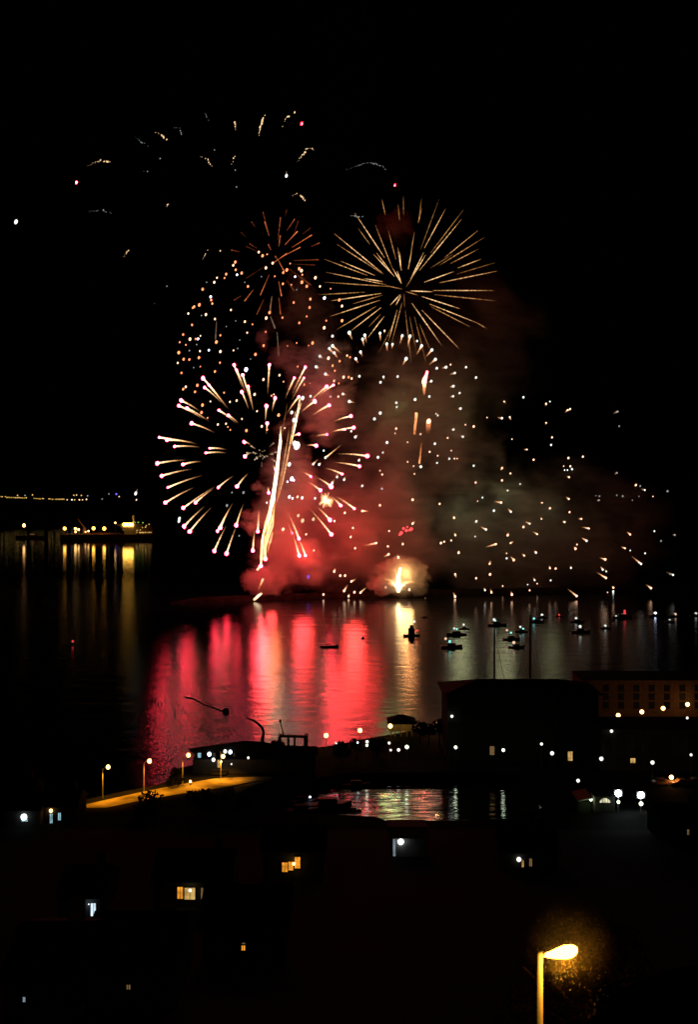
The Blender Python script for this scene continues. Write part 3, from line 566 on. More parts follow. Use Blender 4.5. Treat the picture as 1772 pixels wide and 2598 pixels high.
# --- lone stars
def lone(px, py, r, m, label, name='falling_star', tail=None, Y=690):
    s = Shell(name, label, px, py, 10, Y); o = s.star(px, py, r, M[m], 0.0, 1.5, name='star')
    if tail: s.trail(tail, (px, py), r * .7, M['haze_tail'], .3, 1, 0.0, 'spark_trail', 4)
lone(193.5, 463, .8, 'star_pink', 'single pink star dot high at the far left of the crackling crown')
lone(766, 314, .8, 'star_ruby', 'single pink star dot beside the topmost golden crackle arc')
lone(1002.5, 470, .65, 'star_ruby', 'single red star dot above the large golden shell')
lone(727, 446, .95, 'star_white', 'white drop shaped star between the crown and the ember shell', tail=(727, 434))
lone(40, 563, 1.25, 'star_white', 'white drop shaped star alone at the left edge of the sky', tail=(43, 555))
lone(344, 1252, 1.0, 'star_white', 'white falling star just above the far shore left of the pink shell', tail=(349, 1240))
lone(454, 1322, .9, 'star_white', 'white falling star between the ship and the pink shell', tail=(455, 1312))
lone(783, 1463, 1.2, 'lamp_blue', 'small violet blue light in the dark gap of the red smoke', 'blue_flare')
# --- crackling puff
S = Shell('crackle_burst', 'small prickly pale gold crackle burst at the right rim of the pink shell', 828, 1269, 24, 662)
for k in range(46):
    an = R.uniform(0, 2 * PI); rr = R.uniform(8, 21); off = R.uniform(-5, 5)
    S.trail((828 + rr * .2 * math.cos(an), 1269 + rr * .2 * math.sin(an)), (828 + rr * math.cos(an), 1269 + rr * math.sin(an)), .5, M['warmtail'], .7, .5, off, 'spark_needle', 3, 0, .6)
# --- white magnesium flash and twinkles
S = Shell('twinkle_cluster', 'bright white twinkling flash points inside the smoke column', 752, 1130, 60, 655)
for x, y, r, m in [(1020,685,2.3,'star_white'),(1003,668,1.4,'star_white'),(985,915,1.2,'star_blue'),(968,815,1.2,'star_white'),(968,1040,1,'star_white'),(1057,1047,.9,'star_white'),(1025,1040,.7,'star_warm'),(1147,1050,.7,'star_white'),(990,1050,.6,'star_blue'),(1000,925,.6,'star_blue'),(955,935,.5,'star_blue'),(535,1100,.8,'star_dim'),(650,1010,.8,'star_dim'),(1085,1300,.6,'star_warm'),(925,1265,.9,'star_warm'),(812,1080,.6,'star_white'),(570,1010,.5,'star_dim'),(620,1310,.5,'star_dim'),(1030,1170,.9,'star_gold'),(1060,1205,1.2,'star_gold'),(1135,1195,1,'star_gold'),(205,1190,.9,'star_white'),(985,455,1,'star_white'),(1000,508,1.2,'star_white'),(1060,355,1.2,'star_white')]:
    S.star(*Z4(x, y), r, M[m], 0.0)
# --- comets
S = Shell('comet_fountain', 'tall leaning sheaf of white and gold comet streaks from the breakwater', 655, 1512, 30, 652)
def comet(pl, rad, heat, mat, off=0.0, name='comet_streak'):
    pts = []; rr = []; hh = []
    q = [Z4(*p) for p in pl]
    for i in range(len(q) - 1):
        for j in range(5):
            u = j / 5; pts.append(S.pt(lerp(q[i][0], q[i + 1][0], u), lerp(q[i][1], q[i + 1][1], u), off)); rr.append(lerp(rad[i], rad[i + 1], u) * R.uniform(.85, 1.15)); hh.append(lerp(heat[i], heat[i + 1], u))
    pts.append(S.pt(*q[-1], off)); rr.append(rad[-1]); hh.append(heat[-1])
    MB().tube(pts, rr, 6, hh).build(name, mat, S.o, heat=True, fix=False)
for k in range(5):
    jx = lambda a: a + R.uniform(-13, 13)
    comet([(jx(908), 552 + k * 26), (jx(903), 660), (jx(882), 880), (jx(852), 1060), (jx(828), 1200), (jx(808), 1310)], [.12, .34, .36, .34, .32, .2], [.6, 1.1, 1.1, .9, .6, .2], M['comet'], R.uniform(-2, 2))
for k in range(3):
    jx = lambda a: a + R.uniform(-5, 5)
    comet([(jx(1046), 345 + k * 22), (jx(1008), 540), (jx(980), 650 + k * 20)], [.15, .34, .15], [.7, .95, .35], M['comet'], R.uniform(-2, 2))
for k in range(13):
    sp = R.uniform(-30, 34)
    comet([(858 + sp * .5, 1040 + R.uniform(0, 120)), (830 + sp, 1190 + R.uniform(0, 60)), (800 + sp * .8, 1340), (775 + sp * .35, 1480)], [.1, .3, .3, .16], [.3, .55, .55, .3], M['comet'], R.uniform(-3, 3))
comet([(1010, 450), (965, 720), (915, 960), (880, 1080)], [.25, .45, .5, .25], [.5, .55, .5, .3], M['cometgold'], 3)
comet([(970, 560), (930, 800), (880, 1080)], [.2, .4, .25], [.3, .5, .3], M['cometgold'], -3)
comet([(955, 390), (925, 560), (905, 700)], [.2, .35, .25], [.1, .25, .2], M['cometgold'], 4)
comet([(990, 560), (945, 850), (890, 1060)], [.2, .35, .25], [.25, .4, .2], M['cometgold'], 6)
comet([(845, 1060), (830, 1180), (800, 1280)], [.8, 1.0, .5], [.7, .7, .3], M['comet'], 2)
comet([(853, 1288), (835, 1350), (815, 1425)], [.4, .6, .35], [.5, .55, .2], M['comet'])
comet([(787, 1293), (782, 1380), (772, 1515)], [.4, .5, .35], [.6, .7, .45], M['comet'])
comet([(800, 1310), (800, 1400), (806, 1470)], [.35, .5, .35], [.5, .6, .5], M['comet'])
comet([(785, 1608), (775, 1635), (755, 1680)], [.7, .5, .3], [.8, .5, .2], M['comet'])
comet([(777, 1708), (755, 1725), (722, 1755)], [.6, .8, .6], [.75, .95, .7], M['comet'])
comet([(745, 1548), (765, 1520)], [.8, .5], [.9, .5], M['comet'])
lamp('comet_glow', (10, -6, 30), 5000, (1, .20, .06), S.o, 3)
lamp('comet_glow', (24, -10, 95), 3200, (1, .42, .24), S.o, 3)
lamp('comet_glow', (8, -8, 9), 5000, (1, .05, .04), S.o, 3)
# --- fire fountain on the breakwater
S = Shell('fire_fountain', 'blazing cream white fire fountain on the breakwater', 1012, 1500, 20, 668)
h = [(1017, 1440), (1012, 1462), (1011, 1488), (1012, 1502)]
MB().tube([S.pt(x, y) for x, y in h], [.5, .9, 1.3, .8], 7, [.6, .9, 1, 1]).build('fire_jet', M['fire'], S.o, fix=False)
for k in range(16):
    an = R.uniform(-1.2, 1.2); L_ = R.uniform(15, 48)
    S.trail((1012, 1498), (1012 + L_ * math.sin(an), 1498 - L_ * math.cos(an) * 1.2), .7, M['comet'], .9, .25, R.uniform(-3, 3), 'fire_spray', 5, 2.0, 1.2)
lamp('fountain_glow', (4, 3, 10), 16000, (1, .52, .17), S.o, 4.5)
lamp('fountain_glow', (6, -8, 32), 5000, (1, .36, .1), S.o, 3)
# --- flares in the smoke
S = Shell('red_flare', 'bright red flare with orange tail hanging in the smoke', 1078, 965, 20, 660)
S.trail(Z5(905, 560), Z5(908, 450), 1.9, M['flare'], .15, 1, 0.0, 'flare_tail', 6, 0, .4)
S.trail(Z5(908, 455), Z5(930, 370), .9, emi('red_flame', (1, .05, .07), 30), 1, 1, 0.0, 'flare_flame', 5, 0, 1.9)
S.star(*Z5(906, 440), 1.7, M['star_warm'], 0.0, 2.0)
lamp('flare_glow', (0, 6, 2), 2500, (1, .04, .02), S.o, 2)
S = Shell('orange_flare', 'orange vertical flare streak in the brown smoke', 1055, 1075, 20, 662)
S.trail(Z5(830, 860), Z5(846, 692), 1.3, M['flare'], .35, .65, 0.0, 'flare_streak', 6, 0, .8)
S = Shell('orange_flare', 'orange bright drop flare with falling glow right of the vertical streak', 1088, 1070, 20, 662)
S.star(*Z5(940, 758), 1.6, M['star_warm'], 0.0, 1.2)
S.trail(Z5(936, 860), Z5(940, 765), 2.4, M['flare'], .02, .45, 0.0, 'flare_tail', 6, 0, .8)
S = Shell('orange_flare', 'faint lower orange flare streak ending in a spark', 1066, 1165, 20, 662)
S.trail(Z5(885, 925), Z5(868, 1085), .8, M['flare'], .15, .55, 0.0, 'flare_streak', 6, 0, .8)
S = Shell('red_star_cluster', 'tight cluster of glowing red stars in the red smoke bank', 1030, 1343, 20, 668)
for x, y, r in [(745, 1587, 1.0), (727, 1622, 1.3), (767, 1603, 1.1), (805, 1592, 1.2), (775, 1575, .7), (715, 1635, .8), (790, 1600, .8)]: S.star(*Z5(x, y), r, M['star_red'], 0.0, 1.1)

# ------------------------------------------------------------------ moored ship
SY = 60 * F / (1368 - YH); u = SY / F
o = P(275, 1368, SY)
sh = thing('cargo_ship', 'anchored dark cargo ship with floodlit deck and bright bridge', 'ship', (o.x, o.y, 0))
def sx(px): return (px - 275) * u
def sz(py): return (1368 - py) * u
mb = MB()
ol = [(sx(152), 0), (sx(165), -7), (sx(190), -9), (sx(390), -9), (sx(397), -5), (sx(397), 5), (sx(390), 9), (sx(190), 9), (sx(165), 7)]
mb.prism(ol, -1, sz(1356)); mb.build('hull', M['hull_red'], sh)
mb = MB(); mb.prism([(x * .985, y * .94) for x, y in ol], sz(1356), sz(1356) + .3); mb.build('deck', M['deck'], sh)
mb = MB()
for x in range(180, 318, 14): mb.box((sx(x), -8.2, sz(1354.5)), (.5, .4, 1.4))
mb.box((sx(245), -8.3, sz(1353)), (70, .3, .3)); mb.build('rail', M['deck'], sh)
for x in (225, 250, 275, 296):
    MB().box((sx(x), 0, sz(1354)), (9.5, 11, 1.8)).build('hatch', M['deck'], sh)
mb = MB()
for a, b, c, d, w in ((318, 348, 1357, 1346, 15), (313, 354, 1346, 1340, 15.5), (308, 358, 1340, 1335, 16), (300, 362, 1335, 1330, 17)):
    mb.box((sx((a + b) / 2), 0, (sz(c) + sz(d)) / 2 + .15), ((b - a) * u, w, sz(d) - sz(c)))
hs = mb.build('superstructure', M['shipwhite'], sh)
MB().box((sx(328), -8.9, sz(1330.5)), (26 * u, .6, 8 * u)).build('bridge_floodlight', M['ship_bright'], sh)
MB().box((sx(338), 2, sz(1318)), (4 * u, 4, 22 * u)).box((sx(338), 2, sz(1312)), (8 * u, .8, .8)).build('mast', M['shipwhite'], sh)
MB().lathe((sx(382), 0, sz(1352)), [(4.2, 0), (4.0, 6), (3.2, 9), (2.4, 9.5)]).build('funnel', M['deck'], sh)
MB().lathe((sx(214), 0, sz(1356)), [(1.6, 0), (1.5, 8), (1.2, 9.5)]).tube([(sx(214), 0, sz(1340)), (sx(198), -2, sz(1316))], [.9, .5], 6).build('deck_crane', M['deck'], sh)
for x, y, r in [(167, 1340.5, 2.1), (194, 1341, 1.7), (202, 1343, 1.5), (194.5, 1349, 1.3), (240, 1340, 2.15), (267, 1340.5, 2.2), (227, 1347, 1.2), (219.5, 1349, .9), (295, 1326, 1.2)]:
    mb = MB(); mb.ball((sx(x), -7, sz(y)), r, 8, 6); l = mb.build('deck_lamp', M['ship_lamp'] if r > 2 else M['lamp_orange'], sh, smooth=True, fix=False)
    MB().tube([(sx(x), -6.5, sz(1356)), (sx(x), -6.8, sz(y))], .25, 5).build('lamp_post', M['deck'], l)
for x, y in [(350, 1350), (357, 1350), (360, 1351), (364, 1350), (367, 1351), (372, 1350), (378, 1350.5), (382, 1350), (386, 1350), (351, 1345), (359, 1344), (363, 1338), (371, 1337), (373, 1333), (380, 1330)]:
    MB().ball((sx(x), -9.6 if y > 1340 else -6, sz(y)), R.uniform(.6, .85), 6, 5).build('stern_lamp', M['lamp_gold'], sh, smooth=True, fix=False)
for x, y in [(344, 1325), (352, 1325), (364, 1326)]:
    MB().ball((sx(x), -5, sz(y)), .9, 6, 5).build('green_lamp', emi('green_ship_lamp', (.45, .8, .12), .6, 'NONE'), sh, smooth=True, fix=False)
MB().box((sx(368), 0, sz(1345)), (22, 12, 9)).build('aft_house', M['deck'], sh)
lamp('ship_light', (sx(330), -24, sz(1334)), 260, (1, .55, .12), sh, 1)
for x in (170, 240, 268): lamp('ship_light', (sx(x), -10, sz(1343)), 110, (1, .5, .12), sh, 1)
# a small vessel to the left of the ship
o = P(75, 1360, 1560); v = thing('work_boat', 'small dark vessel with one white mast light left of the ship', 'boat', (o.x, o.y, 0))
MB().prism([(-19, 0), (-14, -4), (18, -4), (20, 0), (18, 4), (-14, 4)], -1, 3.6).build('hull', M['hull_red'], v)
MB().box((4, 0, 5), (9, 5, 3)).build('cabin', M['deck'], v)
MB().tube([(-7.2, 0, 3.5), (-7.2, 0, 14)], .3, 5).build('mast', M['steel'], v)
q = P(60.5, 1333, 1560)
MB().ball((q.x - o.x, -.5, q.z), 1.9, 8, 6, (1, 1, 1.3)).build('mast_light', emi('work_boat_light', (1, .45, .16), 6), v, smooth=True, fix=False)
MB().box((4, -2.6, 5.2), (6, .2, .8)).build('cabin_window', M['win_dimgold'], v)

# ------------------------------------------------------------------ far shore lamps
def shore_lamp(px, py, r, mat, Y, label, group, poleh=None):
    p = P(px, py, Y); mb = MB(); h = poleh or 6.0
    mb.tube([(0, .3, -h), (0, .3, 0)], .16, 5); mb.cur = 1; mb.ball((0, -.4, 0), r, 7, 5)
    ob = mb.build('shore_lamp', [M['steel'], M[mat]], loc=p, fix=False)
    return tag(ob, label, 'lamp', group)
row = [(2, 1260), (5, 1260.5), (13, 1260), (17, 1262)] + [(20 + k * 4.6, 1262 + k * .14) for k in range(11)] + [(86, 1264), (91, 1265), (96, 1265.5), (101, 1265), (107, 1265), (110, 1265.5), (124, 1266), (128, 1266), (133, 1266.5)] + [(140 + k * 3.6, 1266.5) for k in range(7)]
for x, y in row:
    shore_lamp(x, y + R.uniform(-.5, .5), R.uniform(.9, 1.5), 'lamp_gold', 2600, 'tiny gold lamp in the long row on the far shore', 'row of gold lamps on the far shore')
for x, y, m, l in [(44, 1257, 'lamp_gold', 'tiny gold light above the lamp row nearest the left edge'), (63, 1257, 'star_dim', 'tiny pale green light above the lamp row'), (82, 1255.5, 'lamp_gold', 'tiny orange light above the gap in the lamp row'), (187, 1256.5, 'lamp_gold', 'left light of the orange pair above the row end'), (194, 1256, 'star_gold', 'right light of the orange pair above the row end'), (206, 1257, 'lamp_gold', 'largest orange light above the row end'), (222, 1258, 'star_dim', 'dim green light right of the large orange shore light'),
                   (170, 1268, 'star_gold', 'first spaced pale light after the gold row'), (182, 1268, 'lamp_white', 'brightest white light after the gold row'), (189, 1268, 'lamp_gold', 'gold light touching the brightest white shore light'), (201, 1268, 'star_warm', 'warm light in the middle of the spaced shore lights'), (209, 1268, 'star_gold', 'small gold light before the last spaced shore light'), (219, 1267, 'star_warm', 'last warm light of the spaced shore lights'), (259, 1266, 'star_dim', 'dim white light alone between the shore row and the blue light'), (276, 1253, 'star_dim', 'small white light left of the blue shore light'), (302, 1260, 'star_gold', 'small gold light below the blue shore light'), (346, 1268, 'star_warm', 'orange light under the white falling star on the far shore')]:
    shore_lamp(x, y, 1.5 if m != 'lamp_white' else 1.7, m, 2600, l, 'lights on the far shore')
shore_lamp(295, 1253.5, 2.0, 'lamp_blue', 2600, 'bright blue light on the far shore', 'lights on the far shore')
for k, (x, y, m, l) in enumerate([(1698, 1381, 'star_dim', 'left one of the two pale green headland lights'), (1706, 1381, 'star_dim', 'right one of the two pale green headland lights'), (1741, 1379, 'lamp_orange', 'brightest orange light on the right headland'), (1747, 1383, 'lamp_gold', 'small gold light under the brightest headland light'), (1753, 1379, 'lamp_orange', 'orange light in the middle of the headland group'), (1767, 1379, 'lamp_orange', 'orange headland light nearest the right edge'), (1732, 1408, 'star_dim', 'dim white headland light low near the waterline')]):
    shore_lamp(x, y, .9, m, 1460, l, 'lights on the right headland', 3.0)

# ------------------------------------------------------------------ small boats
BG = 'small boats watching the fireworks'
def boat(px, py, L_, label, lights=(), cabin=True, heading=0.0, name='motor_boat', mast=None):
    p = G(px, py); t = thing(name, label, 'boat', (p.x, p.y, 0), heading, BG)
    b = L_ * .16; mb = MB(); secs = [(-.5, .75, .62), (-.25, .95, .6), (.1, 1, .66), (.32, .72, .8), (.5, .05, 1.0)]
    rings = []
    for x, w, hh in secs:
        z1 = hh * L_ * .15
        rings.append([mb.vert((x * L_, -b * w, z1)), mb.vert((x * L_, -b * w * .7, -.15)), mb.vert((x * L_, b * w * .7, -.15)), mb.vert((x * L_, b * w, z1))])
    for A, B in zip(rings, rings[1:]):
        for j in range(4): mb.face((A[j], B[j], B[(j + 1) % 4], A[(j + 1) % 4]))
    mb.face(rings[0]); mb.face(rings[-1][::-1]); mb.build('hull', M['hull'], t)
    if cabin:
        MB().prism([(-.2 * L_, -b * .6), (.12 * L_, -b * .6), (.2 * L_, 0), (.12 * L_, b * .6), (-.2 * L_, b * .6)], L_ * .09, L_ * .2).build('cabin', M['hull'], t)
        MB().box((-.02 * L_, 0, L_ * .21), (.34 * L_, b * 1.3, .08)).build('cabin_roof', M['steel'], t)
    top = L_ * .2
    for (lx, ly, r, m) in lights:
        q = P(lx, ly, p.y) - Vector((p.x, p.y, 0)); q = Matrix.Rotation(-heading, 3, 'Z') @ q
        l = MB().ball((q.x, q.y, q.z), r, 7, 5).build('boat_light', M[m], t, smooth=True, fix=False)
        if q.z > top: MB().tube([(q.x, q.y, L_ * .08), (q.x, q.y, q.z)], .05, 5).build('light_mast', M['steel'], l)
    return t
B3 = mapper(1080, 1480, 2.2905)
def b3(x, y): return B3(x, y)
def lt(x, y, r, m): q = b3(x, y); return (q[0], q[1], r, m)
boat(*b3(152, 374), 8.6, 'dark motor boat with a white and a cyan light lowest of the left boats', [lt(118, 322, .5, 'boat_warm'), lt(142, 338, .5, 'lamp_cyan')], heading=.1)
boat(*b3(180, 302), 8.4, 'dark motor boat with twin lights above the lowest left boat', [lt(168, 262, .45, 'boat_white'), lt(183, 265, .4, 'lamp_cyan')], heading=PI + .2)
boat(*b3(226, 266), 4.6, 'very small boat with one white light beside the twin light boat', [lt(223, 240, .5, 'boat_white')])
boat(*b3(418, 246), 8.6, 'dark boat in front of the left bare mast with a bright lamp', [lt(400, 211, .65, 'boat_white'), lt(408, 217, .35, 'lamp_cyan')])
boat(*b3(503, 328), 7.5, 'dark cabin boat with three small lights in the middle boat group', [lt(475, 272, .45, 'boat_warm'), lt(499, 287, .4, 'lamp_cyan'), lt(513, 320, .4, 'lamp_cyan')], heading=.3)
boat(*b3(560, 283), 5.5, 'small boat with white and cyan lights right of the cabin boat', [lt(553, 253, .5, 'boat_white'), lt(570, 265, .45, 'lamp_cyan')], heading=PI)
boat(*b3(530, 374), 6.5, 'small boat with a warm light nearest below the cabin boat', [lt(515, 344, .6, 'boat_warm')], heading=.2)
boat(*b3(648, 226), 6.5, 'dim boat with a cyan light beside the right bare mast', [lt(632, 205, .5, 'lamp_cyan')])
boat(*b3(682, 200), 5.0, 'small boat with a single white light above the cyan lit boat', [lt(679, 184, .65, 'boat_white')])
boat(*b3(884, 225), 6.5, 'dark boat with a warm light upper of the two right of the masts', [lt(877, 203, .6, 'boat_white')])
boat(*b3(902, 287), 8.0, 'dark boat with a white light lower of the two right of the masts', [lt(901, 251, .65, 'boat_white')])
boat(*b3(1048, 262), 5.0, 'small boat with a white light alone in the dark right water', [lt(1047, 248, .65, 'boat_white')])
boat(*b3(1145, 202), 9.5, 'boat dressed with a cluster of white cyan and red lights', [lt(1160, 160, .55, 'boat_red'), lt(1160, 175, .7, 'boat_red'), lt(1130, 190, .6, 'boat_white'), lt(1110, 190, .4, 'boat_white'), lt(1145, 183, .55, 'boat_warm'), lt(1152, 194, .5, 'lamp_cyan')])
boat(*b3(1338, 190), 6.0, 'boat with a blue white light on the far right water', [lt(1338, 175, .7, 'star_blue')])
boat(*b3(1455, 194), 6.0, 'boat with a warm light second from the right edge', [lt(1455, 181, .75, 'boat_warm')])
boat(*b3(1422, 226), 5.0, 'small boat with a white light below the warm lit boat', [lt(1422, 215, .55, 'boat_white')])
boat(*b3(1575, 190), 6.0, 'boat with a white light at the right edge of the picture', [lt(1575, 177, .7, 'boat_white')])
boat(*b3(778, 192), 4.0, 'tiny boat showing a single dim red light', [lt(778, 184, .55, 'boat_red')])
boat(1078, 1566, 3.5, 'tiny boat with a white lamp under the bright fire column', [])
# work tug with people
t = boat(1045, 1614, 7.0, 'dark tug with tall cabin, white top light and red side lights', [(1051.5, 1577, .55, 'boat_white'), (1049, 1595, .45, 'boat_white'), (1045, 1590, .35, 'boat_warm'), (1053, 1600, .45, 'boat_red'), (1057, 1600, .4, 'boat_red'), (1061, 1599, .35, 'boat_red')], cabin=False, name='tug_boat')
MB().prism([(-1.4, -.9), (1.3, -.9), (1.3, .9), (-1.4, .9)], .7, 3.4).prism([(-.7, -.7), (.9, -.7), (.9, .7), (-.7, .7)], 3.4, 4.6).build('wheelhouse', M['hull'], t)
MB().tube([(1.0, 0, 4.5), (1.0, 0, 7.0)], .09, 5).build('mast', M['steel'], t)
# rowing boat with two people
t = boat(836, 1642, 7.0, 'dark open rowing boat with two seated figures on the red reflection', [], cabin=False, name='rowing_boat')
def sitter(loc, label):
    sk = [(0, 0, .1), (0, 0, .55), (0, 0, .72), (0, 0, .95), (-.24, 0, .62), (.24, 0, .62), (-.3, -.18, .3), (.3, -.18, .3), (-.13, -.4, .15), (.13, -.4, .15), (-.13, -.42, -.2), (.13, -.42, -.2)]
    ed = [(0, 1), (1, 2), (2, 3), (1, 4), (1, 5), (4, 6), (5, 7), (0, 8), (0, 9), (8, 10), (9, 11)]
    ra = [.19, .2, .08, .13, .09, .09, .06, .06, .11, .11, .08, .08]
    me = bpy.data.meshes.new('person'); me.from_pydata(sk, ed, []); ob = bpy.data.objects.new('person', me); COL.objects.link(ob)
    ob.modifiers.new('skin', 'SKIN'); sv = me.skin_vertices[0].data
    for k, r in enumerate(ra): sv[k].radius = (r, r)
    sv[0].use_root = True
    ob.modifiers.new('sub', 'SUBSURF').levels = 1
    me.materials.append(M['cloth']); ob.location = loc
    tag(ob, label, 'person', 'people in the rowing boat')
rb = t.location
sitter((rb.x + .5, rb.y, .75), 'seated person in dark clothes right of the pair in the rowing boat')
sitter((rb.x - .7, rb.y, .7), 'seated person in dark clothes left of the pair in the rowing boat')
def buoy(px, py, lights, label, r=.6):
    p = G(px, py); t = thing('buoy', label, 'buoy', (p.x, p.y, 0))
    MB().lathe((0, 0, -.3), [(r * .7, 0), (r, .4), (r * .8, .8), (.1, 1.3)]).build('float', M['hull'], t)
    for lx, ly, rr, m in lights:
        q = P(lx, ly, p.y) - Vector((p.x, p.y, 0)); MB().ball(q, rr, 7, 5).build('buoy_light', M[m], t, smooth=True, fix=False)
    return t
buoy(921, 1620, [(919.5, 1618, .5, 'boat_white')], 'small buoy with a white light between the rowing boat and the tug', .8)
buoy(184, 1636, [(184, 1627, .45, 'boat_red'), (184, 1633, .4, 'boat_red')], 'small red lit buoy alone on the black left water')
# mooring float and its floating line on the red water
p = G(573, 1806); t = thing('mooring_float', 'dark mooring float with a trailing line on the red reflection', 'float', (p.x, p.y, 0))
MB().lathe((0, 0, -.3), [(.8, 0), (1.05, .5), (.8, 1.2), (.3, 1.4)]).build('float', M['hull'], t)
pl = [(573, 1806), (561, 1803), (540, 1795), (520, 1789), (505, 1780), (490, 1773), (470, 1769)]
MB().tube([G(x, y) - Vector((p.x, p.y, -.1)) for x, y in pl], .16, 5).build('line', M['hull'], t)
# two bare yacht masts behind the dark block
for px, y0, y1, lb in [(1255, 1592, 1722, 'left bare yacht mast with stays in front of the boats'), (1346, 1560, 1730, 'right bare yacht mast rising taller over the dark block')]:
    Y = 292; b = P(px, y1, Y); h = (y1 - y0) / F * Y
    t = thing('yacht', lb, 'yacht', (b.x, Y, 0), 0, 'yachts behind the dark block')
    top = P(px + 1, y0, Y).z
    MB().tube([(0, 0, .8), (.05, 0, top)], [.34, .22], 7).build('mast', M['steel'], t)
    MB().tube([(0, -.1, 3), (-5, -.1, 3.2)], .14, 5).build('boom', M['steel'], t)
    mb = MB(); mb.tube([(0, 0, top * .93), (-6.4, 0, 1.2)], .05, 4); mb.tube([(0, 0, top * .93), (5.5, 0, 1.2)], .05, 4); mb.build('stay', M['steel'], t)
    MB().prism([(-6.5, -1.4), (3, -1.5), (6.5, 0), (3, 1.5), (-6.5, 1.4)], -.3, 1.2).build('hull', M['hull'], t)

# ------------------------------------------------------------------ trees and shrubs
def leaf_cloud(mb, c, rad, n, size, rng, squash=.8):
    blobs = [(Vector((rng.uniform(-.55, .55), rng.uniform(-.55, .55), rng.uniform(-.5, .6))), rng.uniform(.3, .55)) for _ in range(9)]
    for _ in range(n):
        bc, br = rng.choice(blobs)
        d = Vector((rng.gauss(0, 1), rng.gauss(0, 1), rng.gauss(0, 1))); d.normalize()
        q = bc + d * br * rng.uniform(.5, 1.05)
        p = Vector(c) + Vector((q.x * rad, q.y * rad, q.z * rad * squash))
        u = Vector((rng.gauss(0, 1), rng.gauss(0, 1), rng.gauss(0, 1))).normalized(); w = u.orthogonal().normalized()
        s = size * rng.uniform(.6, 1.4)
        mb.face([mb.vert(p - u * s), mb.vert(p + w * s * .45), mb.vert(p + u * s), mb.vert(p - w * s * .45)])
def tree(name, label, base, height, rad, n, leaf, mat, seed, group=None, trunk=True):
    rng = random.Random(seed); t = thing(name, label, 'tree' if 'tree' in name else 'shrub', base, 0, group)
    mb = MB(); th = height - rad * .8
    mb.tube([(0, 0, -.3), (.1, 0, th * .5), (.05, .05, th)], [height * .03 + .05, height * .022 + .03, height * .012 + .02], 7)
    for k in range(5):
        a = k * 2.4; mb.tube([(.05, 0, th * (.5 + .08 * k)), (math.cos(a) * rad * .5, math.sin(a) * rad * .5, th + rad * .2)], [height * .012 + .02, .02], 5)
    mb.build('trunk', M['bark'], t)
    mb = MB(); leaf_cloud(mb, (0, 0, height - rad * .8), rad, n, leaf, rng); mb.build('crown', M[mat], t, fix=False)
    return t
SG = 'dark shrubs and trees on the mole'
def shrub(px, py_top, py_base, wpx, label, seed, kind='shrub'):
    b = G(px, py_base, QZ); s = b.y / F; h = (py_base - py_top) * s; r = max(wpx * s * .5, h * .42)
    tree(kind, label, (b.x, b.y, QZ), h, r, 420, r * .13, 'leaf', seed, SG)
shrub(452, 1946, 1994, 56, 'rounded dark shrub at the left corner of the boathouse', 21)
shrub(428, 1978, 2000, 24, 'small dark bush where the red water meets the road', 22)
shrub(868, 1880, 1935, 60, 'wide dark shrub behind the left orange lamps', 24)
shrub(905, 1872, 1925, 46, 'taller dark shrub between the two lone orange lamps', 25)
shrub(958, 1868, 1915, 60, 'dark hedge like shrub left of the pavilion', 26)
shrub(1066, 1830, 1888, 34, 'dark bush right beside the pavilion', 27)
shrub(1088, 1828, 1890, 40, 'dark bush in front of the fourth orange lamp', 28)
shrub(1115, 1818, 1890, 40, 'tall dark bush against the end of the dark block', 29)
shrub(372, 2012, 2064, 84, 'dark broad tree covering the middle of the lit road', 30, 'tree')
shrub(545, 1994, 2066, 90, 'dark broad tree covering the right part of the lit road', 31, 'tree')
shrub(500, 2004, 2072, 60, 'dark tree left of the broad one at the lit road', 32, 'tree')
shrub(610, 2020, 2070, 70, 'low dark tree below the sandy ramp', 33, 'tree')

# ------------------------------------------------------------------ street and quay lamps
def street_post(px_post, ytop, ybase, hx, hy, label):
    b = G(px_post, ybase, QZ); Y = b.y; s = Y / F
    t = thing('street_lamp', label, 'street lamp', (b.x, Y, QZ), 0, 'tall lamps along the lit road')
    zt = P(px_post, ytop, Y).z - QZ; q = P(hx, hy, Y) - Vector((b.x, Y, QZ))
    MB().tube([(0, 0, 0), (0, 0, zt * .5), (0, 0, zt), (q.x * .5, 0, q.z + .1), (q.x * .9, 0, q.z + .3)], [.11, .09, .07, .05, .05], 6).build('post', M['galv'], t)
    MB().ball((q.x, 0, q.z), .40, 9, 6, (1, .9, 1.1)).build('lantern', M['lamp_orange'], t, smooth=True, fix=False)
    lamp('lamp_light', (q.x, -.3, q.z - .55), 2900, (1, .36, .015), t, .2, 128)
street_post(260, 1951, 2026, 274, 1946, 'leftmost tall lamp over the lit road')
street_post(365, 1938, 2006, 379, 1931, 'second tall lamp with the red water behind it')
street_post(463, 1925, 1990, 478, 1916, 'third tall lamp beside the left corner of the boathouse')
street_post(560, 1906, 1976, 566, 1919, 'fourth tall lamp standing before the boathouse front')
def quay_lamp(px, py, ybase, r, mat, label, group, watts=0, col=(1, 1, 1), el=1.0):
    b = G(px, ybase, QZ); Y = b.y; z = P(px, py, Y).z - QZ
    t = thing('lamp_post', label, 'lamp', (b.x, Y, QZ), 0, group)
    MB().lathe((0, 0, 0), [(.14, 0), (.08, .3), (.06, max(.4, z - r))], 6).build('post', M['steel'], t)
    r *= .82
    MB().ball((0, -.05, z), r, 9, 6, (1, 1, el)).build('globe', M[mat], t, smooth=True, fix=False)
    if watts: lamp('lamp_light', (0, -1.2, z), watts, col, t, .25)
OG = 'orange lamps along the mole'; OC = (1, .5, .14)
quay_lamp(828, 1866, 1898, .62, 'lamp_orange', 'leftmost orange globe lamp right of the boat hoist', OG, 60, OC)
